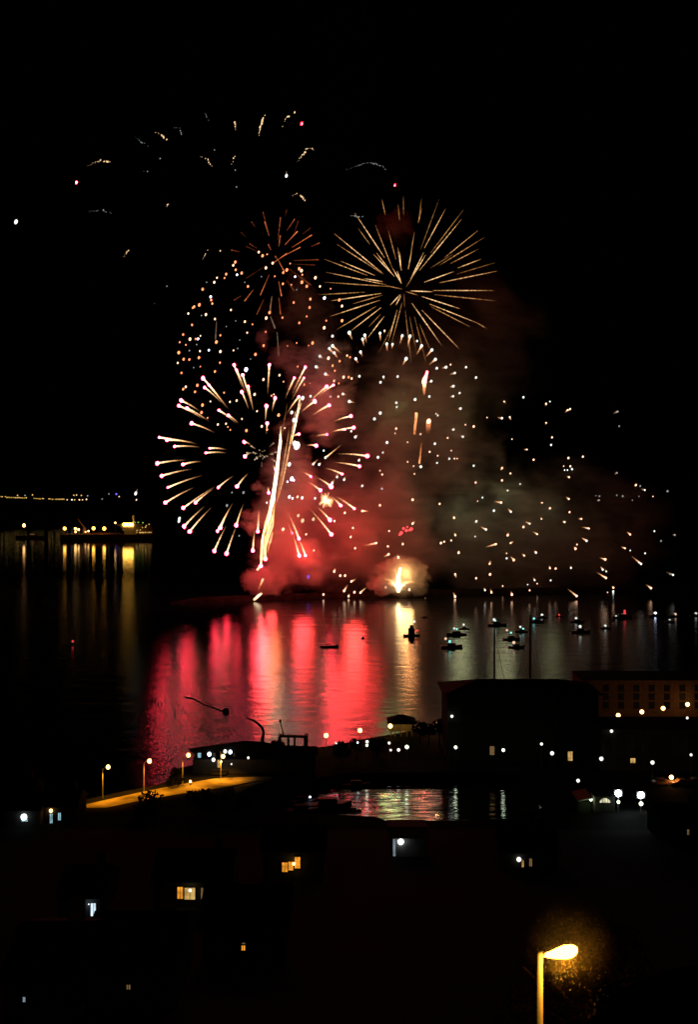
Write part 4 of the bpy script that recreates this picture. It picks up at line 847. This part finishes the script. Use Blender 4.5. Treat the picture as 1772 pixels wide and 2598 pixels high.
quay_lamp(914, 1853, 1884, .62, 'lamp_orange', 'orange globe lamp between the hoist and the pavilion', OG, 60, OC)
quay_lamp(991, 1842, 1872, .66, 'lamp_orange', 'orange globe lamp at the left corner of the pavilion', OG, 60, OC)
quay_lamp(1108, 1836, 1868, .62, 'lamp_orange', 'orange globe lamp between the pavilion and the dark block', OG, 160, OC)
UG = 'orange lamps under the upper facade'
for x, y, l in [(1570, 1815, 'leftmost orange lamp under the reddish facade'), (1630, 1806, 'second orange lamp from the left under the reddish facade'), (1684, 1797, 'third orange lamp from the left under the reddish facade'), (1746, 1787, 'orange lamp nearest the right edge under the reddish facade')]:
    quay_lamp(x, y, 1846 - (x - 1570) * .12, .66, 'lamp_orange', l, UG, 22, (1, .30, .04))
WG = 'white lamps on the harbour quay'
for x, y, yb, r, m, l in [
    (1157, 1896, 1944, .42, 'lamp_green', 'white lamp under the left end of the dark block'),
    (1278, 1903, 1950, .42, 'lamp_green', 'white lamp just right of the tall dim orange window'),
    (1033, 1895, 1944, .50, 'lamp_green', 'brightest white lamp below the pavilion'),
    (1012, 1902.5, 1944, .42, 'lamp_white', 'oval white lamp left of the brightest one below the pavilion'),
    (988, 1885, 1940, .36, 'lamp_white', 'upper one of the two small white lamps left below the pavilion'),
    (992, 1903, 1944, .30, 'lamp_white', 'lower one of the two small white lamps left below the pavilion'),
    (932, 1882, 1935, .42, 'lamp_white', 'upper lamp of the stacked white pair below the second orange lamp'),
    (931.5, 1891, 1936, .32, 'lamp_green', 'lower lamp of the stacked white pair below the second orange lamp'),
    (853, 1885.5, 1930, .34, 'lamp_white', 'small white lamp right below the leftmost orange lamp'),
    (1402, 1911, 1956, .50, 'lamp_white', 'white lamp left of the tall gold window'),
    (1527, 1925, 1964, .52, 'lamp_white', 'pinkish white lamp left of the square gold window'),
    (1657, 1934.5, 1972, .50, 'lamp_white', 'white lamp right of the square gold window'),
    (1755, 1915, 1966, .34, 'lamp_white', 'small white lamp near the right edge beside the parked cars'),
    (1375, 1887.5, 1952, .38, 'lamp_white', 'small pale lamp between the dim orange and gold windows'),
    (1468, 1980.5, 2010, .42, 'lamp_white', 'white lamp above the boat shelter roof'),
    (1500, 2028, 2056, .42, 'lamp_green', 'pale green lamp at the corner of the lit shed'),
    (1570.5, 2034.5, 2060, .36, 'lamp_green', 'pale green lamp under the left floodlight'),
    (1628, 2039, 2064, .46, 'lamp_green', 'pale green lamp under the right floodlight'),
    (1687.5, 2044, 2068, .46, 'lamp_green', 'second green tinted lamp from the right edge low on the quay'),
    (1749, 2047.5, 2072, .46, 'lamp_white', 'white lamp nearest the right edge low on the quay'),
    (908, 1884, 1934, .22, 'lamp_cold', 'tiny blue lamp left of the stacked white pair')]:
    quay_lamp(x, y, yb, r, m, l, WG, 0.6 if r > .4 else 0, (.85, 1, .7))
for x, y, l in [(1570, 2012.5, 'left blue white floodlight on a mast over the quay'), (1627.5, 2017, 'right blue white floodlight on a mast over the quay')]:
    b = G(x, 2058, QZ); z = P(x, y, b.y).z - QZ
    t = thing('floodlight', l, 'floodlight', (b.x, b.y, QZ), 0, 'floodlights on the quay')
    MB().lathe((0, 0, 0), [(.16, 0), (.1, .4), (.08, z)], 6).build('post', M['galv'], t)
    hd = MB(); hd.box((0, .15, z), (1.5, .35, 1.3)); hd = hd.build('housing', M['steel'], t)
    MB().ball((0, -.12, z), .60, 12, 8, (1, .3, 1)).build('lens', emi('floodlight_lens', (.86, .95, 1), 30), hd, smooth=True, fix=False)
    lamp('lamp_light', (0, -1, z - .2), 25, (.7, .85, 1), t, .3)
b = G(1705, 1992, QZ)
quay_lamp(1705, 1972, 1992, .55, 'lamp_orange', 'low orange lamp between the parked cars at the right', 'orange lamps along the right quay', 120, (1, .4, .1))
b = G(483, 1992, QZ); t = thing('bollard_light', 'low orange bollard light on the edge of the lit road', 'lamp', (b.x, b.y, QZ))
MB().lathe((0, 0, 0), [(.2, 0), (.16, .5)], 8).build('post', M['steel'], t)
MB().lathe((0, 0, .5), [(.2, 0), (.24, .15), (.2, .4), (.05, .5)], 8).build('lantern', M['lamp_orange'], t)
lamp('lamp_light', (.5, -.8, 1.2), 60, (1, .5, .06), t, .1)

# ------------------------------------------------------------------ harbour buildings
def wall_block(mb, c, w, d, z0, z1): mb.box((c[0], c[1], (z0 + z1) / 2), (w, d, z1 - z0))
def window(parent, x0, z0, x1, z1, y, pane, frame='steel', bars=1, name='window'):
    f = MB(); fw = max(.05, (x1 - x0) * .06)
    f.box(((x0 + x1) / 2, y - .03, z0 - fw / 2), (x1 - x0 + 2 * fw, .12, fw)).box(((x0 + x1) / 2, y - .03, z1 + fw / 2), (x1 - x0 + 2 * fw, .12, fw))
    f.box((x0 - fw / 2, y - .03, (z0 + z1) / 2), (fw, .12, z1 - z0)).box((x1 + fw / 2, y - .03, (z0 + z1) / 2), (fw, .12, z1 - z0))
    for k in range(bars): f.box((lerp(x0, x1, (k + 1) / (bars + 1)), y - .035, (z0 + z1) / 2), (fw * .7, .09, z1 - z0 - .004))
    f = f.build(name, M[frame], parent)
    MB().box(((x0 + x1) / 2, y - .005, (z0 + z1) / 2), (x1 - x0 - .006, .03, z1 - z0 - .006)).build('pane', M[pane], f)
    return f
def gable(mb, w, d, z, h, over=.4):
    a = [(-w / 2 - over, -d / 2 - over, z), (w / 2 + over, -d / 2 - over, z), (w / 2 + over, d / 2 + over, z), (-w / 2 - over, d / 2 + over, z)]
    r = [(-w / 2 - over, 0, z + h), (w / 2 + over, 0, z + h)]
    i = [mb.vert(p) for p in a] + [mb.vert(p) for p in r]
    for q in ((0, 1, 5, 4), (2, 3, 4, 5), (0, 4, 3), (1, 2, 5), (0, 3, 2, 1)): mb.face([i[k] for k in q])
def house(label, wins, Y, padl, padr, eave, roofh, wall='render', roof='slate', depth=9, dark=(), lights=(), group='houses on the dark hillside', z0=None, chim=True):
    """wins: (px0, py0, px1, py1, pane); facade faces the viewer at distance Y"""
    xs = [P(w[0], 0, Y).x for w in wins] + [P(w[2], 0, Y).x for w in wins]
    x0, x1 = min(xs) - padl, max(xs) + padr; cx = (x0 + x1) / 2; base = (terr(Y) if z0 is None else z0)
    zt = max(P(0, w[1], Y).z for w in wins) + eave
    t = thing('house', label, 'house', (cx, Y + depth / 2, base - .5), 0, group)
    w = x1 - x0; zz = zt - base + .5
    MB().box((0, 0, zz / 2), (w, depth, zz)).build('wall', M[wall], t)
    mb = MB(); gable(mb, w, depth, zz + .01, roofh); rf = mb.build('roof', M[roof], t)
    if chim: MB().box((w * .3, .6, zz + roofh + .2), (.9, .7, 1.8)).build('chimney', M['brick'], rf)
    for (a, b_, c, d_, pane) in wins:
        A = P(a, d_, Y); B = P(c, b_, Y)
        window(t, A.x - cx, A.z - base + .5, B.x - cx, B.z - base + .5, -depth / 2, pane, 'wood')
    for (u0, v0, ww, hh) in dark: window(t, -w / 2 + u0, v0 + .5, -w / 2 + u0 + ww, v0 + .5 + hh, -depth / 2, 'win_dark', 'wood')
    for (px, py, r, m, watts, col) in lights:
        q = P(px, py, Y); q = Vector((q.x - cx, -depth / 2 - .25, q.z - base + .5))
        l = MB().ball(q, r, 8, 6).build('wall_lamp', M[m], t, smooth=True, fix=False)
        MB().box(q + Vector((0, .14, .02)), (.08, .24, .08)).build('bracket', M['steel'], l)
        if watts: lamp('lamp_light', q + Vector((0, -.25, 0)), watts, col, t, .08)
    return t
Y = on_hill(465, 2280, .8)
house('hillside house with orange and gold lit windows and a round porch lamp', [(437, 2252, 448, 2280, 'win_orange'), (450, 2250, 464, 2280, 'win_orange'), (468, 2252, 495, 2282, 'win_gold'), (510, 2252, 522, 2280, 'win_dimgold')], Y, 2.0, 2.5, .6, 2.2, lights=[(483, 2257, .18, 'lamp_white', 6, (1, .8, .4))])
Y = on_hill(740, 2210, .8)
house('hillside house with one broad glowing orange window group', [(716, 2188, 730, 2212, 'win_orange'), (732, 2186, 744, 2208, 'win_orange'), (748, 2174, 762, 2203, 'win_orange')], Y, 2.5, 3, .7, 2.2, lights=[(746, 2190, .2, 'lamp_orange', 12, (1, .6, .12))])
Y = on_hill(225, 2322, .3)
house('hillside house with a blue white lit doorway and porch light', [(230, 2291, 243, 2324, 'win_blue')], Y, 3.2, .35, .5, 2.0, lights=[(226, 2292, .05, 'lamp_cold', 7, (.6, .8, 1))])
Y = on_hill(617, 2412, .9)
house('dark house with a single small orange window in the middle of the slope', [(613, 2398, 622, 2411, 'win_orange'), (614, 2391, 622, 2395, 'win_dimgold')], Y, 3, 3, 1.0, 2.0)
Y = on_hill(1335, 2190, 1.0)
house('dark house with a gold wall lamp and two narrow gold windows', [(1325, 2182, 1330, 2200, 'win_gold'), (1344, 2178, 1351, 2198, 'win_dimgold')], Y, 2.6, 3.5, .8, 2.2, lights=[(1317, 2179, .32, 'lamp_white', 10, (1, .6, .2))])
Y = on_hill(1017, 2170, .2)
house('low house with a cold white wall lamp and one pale corner strip below the basin', [(998, 2128, 1004, 2172, 'wall_glow')], Y, .3, 4.5, .12, .35, lights=[(1017.5, 2134.5, .42, 'lamp_cold', 22, (.5, .75, 1))], wall='stone', chim=False)  # the pane is lamplight on the wall, put in as a glowing strip
Y = on_hill(1747, 2118, 1.0)
house('house at the right edge with one thin amber window', [(1745, 2104, 1750, 2118, 'win_dimgold')], Y, 4, 3, .8, 2.2)
Y = on_hill(60, 2082, .4)
house('leftmost lower house with a bright white lamp over a doorstep', [(54, 2078, 70, 2084, 'win_cyan')], Y, 3, 2, 1.5, 2.0, lights=[(61, 2072, .55, 'lamp_cold', 6, (.8, .9, 1))])
Y = on_hill(140, 2090, .3)
house('lower left house with two narrow cyan lit windows', [(126, 2064, 133, 2090, 'win_cyan'), (147, 2062, 154, 2081, 'win_cyan')], Y, 2, 2.5, 1.0, 2.0, lights=[(129.5, 2056, .32, 'lamp_orange', 0, (1, .8, .5))])
house('far left house with one dim tan window above the white doorstep lamp', [(31, 2028, 39, 2051, 'win_dimgold')], 208, 4, 2.6, .8, 2.0, z0=QZ)
Y = on_hill(60, 2545, 1.2)
house('lowest left house with a single small white window light', [(58, 2528, 64, 2542, 'win_blue')], Y, 1.0, 2.2, .8, 1.6)
Y = on_hill(325, 2512, 1.2)
house('dark house with a single dull brown window low on the left slope', [(321, 2497, 331, 2510, 'win_dimgold')], Y, 2.4, 2.4, .8, 1.8)

# boathouse
Y = G(0, 1962, QZ).y; b = P(605, 1962, Y); s = Y / F
bh = thing('boathouse', 'dark long boathouse with low pitched roof and white lamps', 'building', (b.x, Y + 6, QZ))
def bx(px): return P(px, 0, Y).x - b.x
def bz(py): return P(0, py, Y).z - QZ
wl = MB(); wl.prism([(bx(489), -6), (bx(800), -6), (bx(800), -1), (bx(489), -1)], 0, bz(1908) - 1.6); wl.build('wall', M['render'], bh)
mb = MB()
ra = [(bx(478), -7, bz(1897)), (bx(618), -7, bz(1877)), (bx(668), -7, bz(1879)), (bx(720), -7, bz(1888)), (bx(806), -7, bz(1891)), (bx(806), -7, bz(1908)), (bx(489), -7, bz(1907))]
A = [mb.vert(p) for p in ra]; B = [mb.vert((p[0], -.6, p[2] - 1.75)) for p in ra]
mb.face(A); mb.face(B[::-1])
for j in range(len(ra)): mb.face((A[j], A[(j + 1) % len(ra)], B[(j + 1) % len(ra)], B[j]))
mb.build('roof', M['slate'], bh)
for a, b1, c, d, pn in [(492, 1906.5, 496, 1918, 'win_dark'), (502, 1910, 510, 1922, 'win_cyan'), (540, 1911, 546, 1918, 'win_dark'), (552, 1928, 558.5, 1947, 'win_gold'), (592, 1911, 596, 1918, 'win_dark'), (700, 1900, 722, 1910, 'win_dark')]:
    window(bh, bx(a), bz(d), bx(c), bz(b1), -6.03, pn, 'steel', 1)
for x, y, r in [(533, 1910, .40), (543.5, 1924, .38), (573, 1903, .38), (586, 1904.5, .38), (562.5, 1929, .24), (631.5, 1919, .24), (589, 1935, .16)]:
    l = MB().ball((bx(x), -7.3, bz(y)), r, 9, 6, (1, 1, 1.15)).build('wall_lamp', M['lamp_cold' if x in (533, 586) else 'lamp_white'], bh, smooth=True, fix=False)
    MB().box((bx(x), -6.6, bz(y)), (.1, 1.16, .1)).build('bracket', M['steel'], l)
lamp('lamp_light', (bx(560), -9.5, bz(1930)), 25, (.8, 1, .8), bh, .3)
MB().box((bx(557), -7.2, bz(1957)), (3.6, 2.2, .3)).build('doorstep', M['concrete'], bh)
# curved crane arm behind the boathouse
Yc = 262; b = P(664, 1890, Yc); t = thing('davit_crane', 'curved dark crane arm rising behind the boathouse roof', 'crane', (b.x, Yc, QZ))
pl = [(665, 1888), (667, 1870), (669, 1858), (665, 1846), (655, 1836), (645, 1829), (632, 1823), (622, 1820)]
MB().tube([P(x, y, Yc) - Vector((b.x, Yc, QZ)) for x, y in pl], [.45, .42, .36, .34, .3, .24, .17, .1], 6).build('arm', M['steel'], t)
MB().lathe((P(665, 0, Yc).x - b.x, 0, -.0), [(.9, 0), (.8, .6), (.45, 1.0), (.42, P(0, 1887, Yc).z - QZ)], 8).build('base', M['steel'], t)
# boat hoist / pergola with tilted mast
b = P(745, 1896, Yc); t = thing('boat_hoist', 'dark boat hoist frame with a thin ball topped mast', 'hoist', (b.x, Yc, QZ))
def hp(x, y, dy=0): return P(x, y, Yc) - Vector((b.x, Yc, QZ)) + Vector((0, dy, 0))
mb = MB()
mb.tube([hp(708, 1868), hp(740, 1868.5), hp(780, 1869.5)], [.3, .28, .32], 6)
mb.tube([hp(708, 1873, 3), hp(780, 1874, 3)], [.22, .22], 6)
for x, w in ((709, .35), (731, .22), (747, .2), (776, .5)):
    for dy in (0, 3): mb.tube([Vector((hp(x, 0).x, dy, 0)), hp(x, 1869, dy)], w, 6)
for x in (709, 778): mb.tube([hp(x, 1869.5), hp(x, 1870, 3)], .25, 6)
mb.build('frame', M['steel'], t)
MB().tube([hp(720, 1868), hp(716, 1850), hp(712, 1832)], [.2, .15, .11], 6).build('mast', M['steel'], t)
MB().ball(hp(711.5, 1830), .33, 8, 6, (1, 1, 1.3)).build('ball_top', M['steel'], t, smooth=True)
mb = MB(); rr = random.Random(4)
for k in range(7):
    hh = hp(0, 1884 + rr.uniform(-4, 3)).z; mb.box((hp(690 + k * 5, 0).x, 1, hh / 2), (.42, 1.2, hh))
mb.build('winch_house', M['steel'], t)
# pavilion
Yp = G(0, 1868, QZ).y; b = P(1020, 1868, Yp); t = thing('pavilion', 'small hip roofed pavilion lit warm inside on the mole', 'pavilion', (b.x, Yp + 3, QZ))
def pz(y): return P(0, y, Yp).z - QZ
def pxx(x): return P(x, 0, Yp).x - b.x
w0, w1 = pxx(990), pxx(1050)
mb = MB()
for x in (993, 1003, 1018, 1033, 1046):
    for y in (-3, 3): mb.box((pxx(x), y, pz(1838) / 2), (.28, .28, pz(1838)))
mb.build('post', M['sand'], t)
MB().box(((w0 + w1) / 2, 3.2, pz(1838) / 2), (w1 - w0, .2, pz(1838) - .01)).build('back_wall', M['sand'], t)
mb = MB(); e0, e1 = pxx(984), pxx(1058)
i = [mb.vert(q) for q in ((e0, -4, pz(1836)), (e1, -4, pz(1836)), (e1, 4.5, pz(1836)), (e0, 4.5, pz(1836)), (pxx(1012), 0, pz(1818.5)), (pxx(1026), 0, pz(1818.5)))]
for q in ((0, 1, 5, 4), (1, 2, 5), (2, 3, 4, 5), (3, 0, 4), (0, 3, 2, 1)): mb.face([i[k] for k in q])
mb.build('roof', M['tile'], t)
for x0, x1 in ((1015, 1019), (1021, 1024), (1043, 1048)):
    MB().box((pxx((x0 + x1) / 2), 3.0, pz(1843)), ((x1 - x0) * Yp / F, .1, 1.0)).build('inner_lamp', M['lamp_gold'], t)
lamp('lamp_light', (pxx(1022), 0, pz(1842)), 70, (1, .62, .2), t, .3)

# big dark block on the right quay
def block(name, label, x0, x1, Y, ztop_px, depth, wall, roof, cols, rows, z_low, lit=(), roofh=0, win=(1.3, 1.7), hip=None):
    A = P(x0, 0, Y).x; B = P(x1, 0, Y).x; cx = (A + B) / 2; zt = P(0, ztop_px, Y).z - QZ; w = B - A
    t = thing(name, label, 'building', (cx, Y + depth / 2, QZ))
    MB().box((0, 0, zt / 2), (w, depth, zt)).build('wall', M[wall], t)
    mb = MB()
    if roofh:
        i = [mb.vert(p) for p in ((-w / 2 - 1, -depth / 2 - 1, zt + .01), (w / 2 + 1, -depth / 2 - 1, zt + .01), (w / 2 + 1, depth / 2 + 1, zt + .01), (-w / 2 - 1, depth / 2 + 1, zt + .01), (-w / 2 + depth * .45, 0, zt + roofh), (w / 2 - depth * .45, 0, zt + roofh))]
        for q in ((0, 1, 5, 4), (1, 2, 5), (2, 3, 4, 5), (3, 0, 4), (0, 3, 2, 1)): mb.face([i[k] for k in q])
    else: mb.box((0, 0, zt + .15), (w + .5, depth + .5, .28))
    mb.build('roof', M[roof], t)
    for r_ in range(rows):
        for c_ in range(cols):
            x = -w / 2 + (c_ + .5) * w / cols; z = z_low + r_ * (zt - z_low - .6) / rows
            cell = [P(l[0], l[1], Y) for l in lit]
            if any(abs(q.x - cx - x) < win[0] and abs(q.z - QZ - z - win[1] / 2) < win[1] * 1.3 for q in cell): continue
            window(t, x - win[0] / 2, z, x + win[0] / 2, z + win[1], -depth / 2, 'win_dark', 'render', 1)
    for lx, ly, hw, hh, pn in lit:
        q = P(lx, ly, Y); window(t, q.x - cx - hw, q.z - QZ - hh, q.x - cx + hw, q.z - QZ + hh, -depth / 2 - .05, pn, 'render', 1)
    return t
bb = block('apartment_block', 'long black apartment block with a low hipped roof and two lit windows', 1136, 1520, 256, 1762, 16, 'render', 'slate', 14, 5, 2.0, [(1249.5, 1904, .5, .95, 'win_dimgold'), (1448, 1918, .5, 1.0, 'win_gold')], 2.1)
block('apartment_block', 'pale apartment block right of the long black one with a square gold window', 1530, 1800, 246, 1850, 12, 'render', 'slate', 9, 3, 2.0, [(1607, 1929.5, .52, .5, 'win_gold')], 0)
block('apartment_block', 'tall brick apartment block lit reddish by the row of orange lamps', 1480, 1830, 306, 1726, 14, 'brick', 'slate', 9, 3, 2.2, [], 0, (1.4, 1.6))
def wall_lamp(px, py, Y, r, mat, label):
    p = P(px, py, Y); t = thing('wall_lamp', label, 'lamp', p)
    MB().ball((0, -.4, 0), r, 8, 6).build('globe', M[mat], t, smooth=True, fix=False)
    MB().box((0, -.1, 0), (.1, .5, .1)).build('bracket', M['steel'], t)
wall_lamp(1147, 1816.5, 255.5, .32, 'lamp_white', 'small white wall lamp high on the left end of the black block')
wall_lamp(1552, 1854, 245.5, .34, 'lamp_white', 'small white wall lamp on the upper left of the pale block')
wall_lamp(1744, 1820.5, 245.5, .27, 'lamp_white', 'tiny white roof lamp near the right edge above the pale block')
# shed with arched lit opening and green lit wall
Ys = G(0, 2062, QZ).y; b = P(1505, 2060, Ys); t = thing('quay_shed', 'low shed with a dim green lit wall and a slanted roof', 'shed', (b.x, Ys + 2.5, QZ))
def shx(x): return P(x, 0, Ys).x - b.x
def shz(y): return P(0, y, Ys).z - QZ
MB().box((shx(1484), 0, shz(2034) / 2), (2.4, 5, shz(2034))).build('wall', M['render'], t)
mb = MB(); i = [mb.vert(q) for q in ((shx(1466), -3.2, shz(2032)), (shx(1502), -3.2, shz(2024)), (shx(1502), 3, shz(2022)), (shx(1466), 3, shz(2030)))]
mb.face(i); j = [mb.vert((q[0], q[1], q[2] + .2)) for q in [mb.v[k] for k in i]]; mb.face(j[::-1])
for k in range(4): mb.face((i[k], i[(k + 1) % 4], j[(k + 1) % 4], j[k]))
mb.build('roof', M['galv'], t)
lamp('lamp_light', (shx(1490), -4, shz(2036)), 14, (.7, 1, .45), t, .1)
b = P(1538, 2060, Ys); t = thing('quay_kiosk', 'dark kiosk with a lit half round arched window', 'kiosk', (b.x, Ys + 2.5, QZ))
zt = P(0, 2022, Ys).z - QZ
MB().box((0, 0, zt / 2), (3.6, 4, zt)).build('wall', M['stone'], t)
MB().box((0, 0, zt + .12), (4.0, 4.4, .22)).build('roof', M['slate'], t)
z0 = P(0, 2038, Ys).z - QZ; mb = MB(); c = 14
hw = (1551 - 1524) / 2 * Ys / F; hh = (2038 - 2027) * Ys / F
fr = [mb.vert((-hw, -2.06, z0))] + [mb.vert((-hw * math.cos(PI * k / c), -2.06, z0 + hh * math.sin(PI * k / c))) for k in range(1, c)] + [mb.vert((hw, -2.06, z0))]
bk = [mb.vert((mb.v[k][0], -1.98, mb.v[k][2])) for k in fr]
mb.face(fr); mb.face(bk[::-1])
for k in range(len(fr)): mb.face((fr[k], fr[(k + 1) % len(fr)], bk[(k + 1) % len(fr)], bk[k]))
aw = mb.build('arched_window', window_mat('arch_window', (1, .95, .62), 1.1, 2.0), t)
for k in range(3): MB().box((lerp(-hw, hw, (k + 1) / 4), -2.1, z0 + hh * .42), (.07, .08, hh * .84)).build('glazing_bar', M['steel'], aw)
# parked cars beside the low orange lamp
def car(px, py, label, rz=0.0, col='steel'):
    b = G(px, py, QZ); t = thing('parked_car', label, 'car', (b.x, b.y, QZ), rz, 'cars parked at the right quay')
    pr = [(-2.1, .35), (-2.1, .85), (-1.3, .95), (-.7, 1.42), (.6, 1.42), (1.2, .95), (2.05, .8), (2.1, .35)]
    mb = MB(); A = [mb.vert((x, -.85, z)) for x, z in pr]; B = [mb.vert((x, .85, z)) for x, z in pr]
    mb.face(A); mb.face(B[::-1])
    for k in range(len(pr)): mb.face((A[k], A[(k + 1) % len(pr)], B[(k + 1) % len(pr)], B[k]))
    mb.build('body', M[col], t)
    for s_ in (-1, 1): MB().prism([(0, 0)] * 0 or [(-.62, s_ * .86 - .01), (.52, s_ * .86 - .01), (.52, s_ * .86 + .01), (-.62, s_ * .86 + .01)], .98, 1.34).build('window', M['win_dark'], t)
    for x in (-1.3, 1.3):
        for y in (-.8, .8): MB().tube([(x, y - .1, .32), (x, y + .1, .32)], .32, 12).build('wheel', M['hull'], t)
CP = M['carpaint'] = dif('car_paint', (.30, .16, .10), .35, .1, 1.0)
car(1680, 1992, 'dark parked car left of the low orange lamp', .05, 'carpaint')
car(1732, 1994, 'parked car catching orange light right of the low orange lamp', .08, 'carpaint')
car(1766, 1992, 'parked car cut off by the right edge of the picture', .05, 'carpaint')
# dark boats moored in the basin
def launch(px, py, L_, label, heading, lights=()):
    boat(px, py, L_, label, lights, True, heading, 'moored_launch')
launch(832, 2050, 9.2, 'long dark moored launch covering the red reflection in the basin', .08)
launch(897, 2058, 3.0, 'small dark moored dinghy right of the long launch', 0)
launch(770, 2038, 6.0, 'dark moored launch at the left end of the basin', .1, [(787, 2022, .2, 'star_blue')])
launch(765, 2062, 7.0, 'dark moored launch with a tiny white bow light nearest the basin wall', .1, [(765, 2045, .24, 'star_blue')])
launch(905, 1996, 6.0, 'dark moored launch under the far wall of the basin', .1)

# ------------------------------------------------------------------ near street lamp, roof and tree
YL = 27.0; b = P(1371, 0, YL); g = terr(YL)
t = thing('street_lamp', 'near tall street lamp with a glowing orange lantern', 'street lamp', (b.x, YL, g - .3))
zt = P(0, 2414, YL).z - g + .3
MB().tube([(0, 0, 0), (0, 0, zt * .4), (0, 0, zt - .05), (0, 0, zt)], [.085, .076, .07, .045], 14).build('pole', M['galv'], t, smooth=True)
def lx(x): return P(x, 0, YL).x - b.x
def lz(y): return P(0, y, YL).z - g + .3
prof = [(1374, 2423, .03, .03), (1384, 2423.5, .05, .045), (1400, 2422, .09, .08), (1418, 2418.5, .13, .125), (1434, 2415.5, .155, .155), (1450, 2413.5, .15, .15), (1460, 2411.5, .115, .11), (1466, 2409.5, .05, .05)]
mb = MB(); rings = []
for x, y, ry, rz in prof:
    rings.append([mb.vert((lx(x), ry * math.cos(2 * PI * k / 12), lz(y) + rz * math.sin(2 * PI * k / 12))) for k in range(12)])
for A, B in zip(rings, rings[1:]):
    for k in range(12): mb.face((A[k], A[(k + 1) % 12], B[(k + 1) % 12], B[k]))
mb.face(rings[0][::-1]); mb.face(rings[-1]); lan = mb.build('lantern', M['lantern'], t, smooth=True)
MB().tube([(0, 0, lz(2422)), (lx(1384), 0, lz(2423))], [.05, .045], 8).build('bracket', M['galv'], t)
lamp('lamp_light', (lx(1440), -.05, lz(2440)), 260, (1, .29, .012), t, .15)
lamp('lamp_light', (lx(1400), -.7, lz(2440)), 150, (1, .43, .03), t, .15)  # extra fill added in front of the lantern to brighten the pole
def lamp_halo(c, r, dens):
    m, t, out = nt('lamp_halo'); L = t.links.new
    tc = N(t, 'ShaderNodeTexCoord'); ln = N(t, 'ShaderNodeVectorMath', operation='LENGTH'); no = N(t, 'ShaderNodeTexNoise'); no.inputs['Scale'].default_value = 1.6; no.inputs['Detail'].default_value = 3
    mr = N(t, 'ShaderNodeMapRange', interpolation_type='SMOOTHSTEP'); mr.inputs['From Min'].default_value = 1.0; mr.inputs['From Max'].default_value = .1; mr.inputs['To Max'].default_value = dens
    m2 = N(t, 'ShaderNodeMapRange'); m2.inputs['From Min'].default_value = .35; m2.inputs['From Max'].default_value = .65; m2.inputs['To Min'].default_value = .35; m2.inputs['To Max'].default_value = 1.5
    ml = N(t, 'ShaderNodeMath', operation='MULTIPLY'); v = N(t, 'ShaderNodeVolumePrincipled'); v.inputs['Color'].default_value = (.8, .8, .8, 1); v.inputs['Anisotropy'].default_value = .2
    L(tc.outputs['Object'], ln.inputs[0]); L(tc.outputs['Object'], no.inputs['Vector']); L(ln.outputs['Value'], mr.inputs[0]); L(no.outputs[0], m2.inputs[0])
    L(mr.outputs[0], ml.inputs[0]); L(m2.outputs[0], ml.inputs[1]); L(ml.outputs[0], v.inputs['Density']); L(v.outputs[0], out.inputs['Volume'])
    o = MB().ball((0, 0, 0), 1.0, 20, 12).build('lamp_halo', m, smooth=True); o.location = c; o.scale = (r, r, r)
    return tag(o, 'added haze ball making the orange halo around the near street lamp', 'lamp_halo', None, 'stuff')
lamp_halo(P(1446, 2398, YL), 1.15, .036)  # haze volume added to stand in for the lens bloom of the lantern
bt = Vector((P(1490, 0, 31.8).x, 31.8, terr(31.8)))
tree('tree', 'tree lit orange by the near street lamp', bt, P(0, 2345, 31.8).z - terr(31.8), 2.2, 9000, .06, 'leaf_near', 51)
bt = Vector((P(1440, 0, 33).x, 33, terr(33)))
tree('tree', 'dim tree behind the glowing lantern of the near street lamp', bt, P(0, 2300, 33).z - terr(33), 2.6, 9000, .07, 'leaf_near', 52)
bt = Vector((P(1540, 0, 24.5).x, 24.5, terr(24.5)))
tree('shrub', 'small shrub catching orange light beside the near roof edge', bt, P(0, 2480, 24.5).z - terr(24.5), .55, 900, .05, 'leaf_near', 53)
# near house roof, dark in the lower right corner
Yn = 19.0
t = thing('house', 'near dark house whose sloping roof edge fills the lower right corner', 'house', (0, 0, 0))
mb = MB(); e = [(1440, 2640), (1540, 2548), (1600, 2500), (1690, 2462), (1800, 2440), (1990, 2440)]
A = [mb.vert(P(x, y, Yn) + Vector((0, -3.4, -2.2))) for x, y in e]; B = [mb.vert(P(x, y, Yn)) for x, y in e]
C = [mb.vert(P(x, y, Yn) + Vector((0, -3.4, -2.4))) for x, y in e]; D = [mb.vert(P(x, y, Yn) + Vector((0, 0, -.25))) for x, y in e]
for k in range(len(e) - 1): mb.face((A[k], A[k + 1], B[k + 1], B[k])); mb.face((C[k], C[k + 1], A[k + 1], A[k])); mb.face((D[k], B[k], B[k + 1], D[k + 1])); mb.face((C[k], D[k], D[k + 1], C[k + 1]))
mb.face((A[0], B[0], D[0], C[0])); mb.face((A[-1], C[-1], D[-1], B[-1]))
mb.build('roof', M['slate'], t)
mb = MB(); f0 = [P(x, y, Yn) + Vector((0, -2.8, -2.3)) for x, y in e[1:]]; gz = terr(Yn) - 1
A = [mb.vert(p) for p in f0]; B = [mb.vert((p.x, p.y, gz)) for p in f0]; C = [mb.vert(p + Vector((0, 2.4, 1.55))) for p in f0]; D = [mb.vert((p.x, p.y + 2.4, gz)) for p in f0]
for k in range(len(f0) - 1): mb.face((A[k], A[k + 1], B[k + 1], B[k])); mb.face((C[k], D[k], D[k + 1], C[k + 1]))
mb.face((A[0], B[0], D[0], C[0])); mb.face((A[-1], C[-1], D[-1], B[-1])); mb.build('wall', M['render'], t)
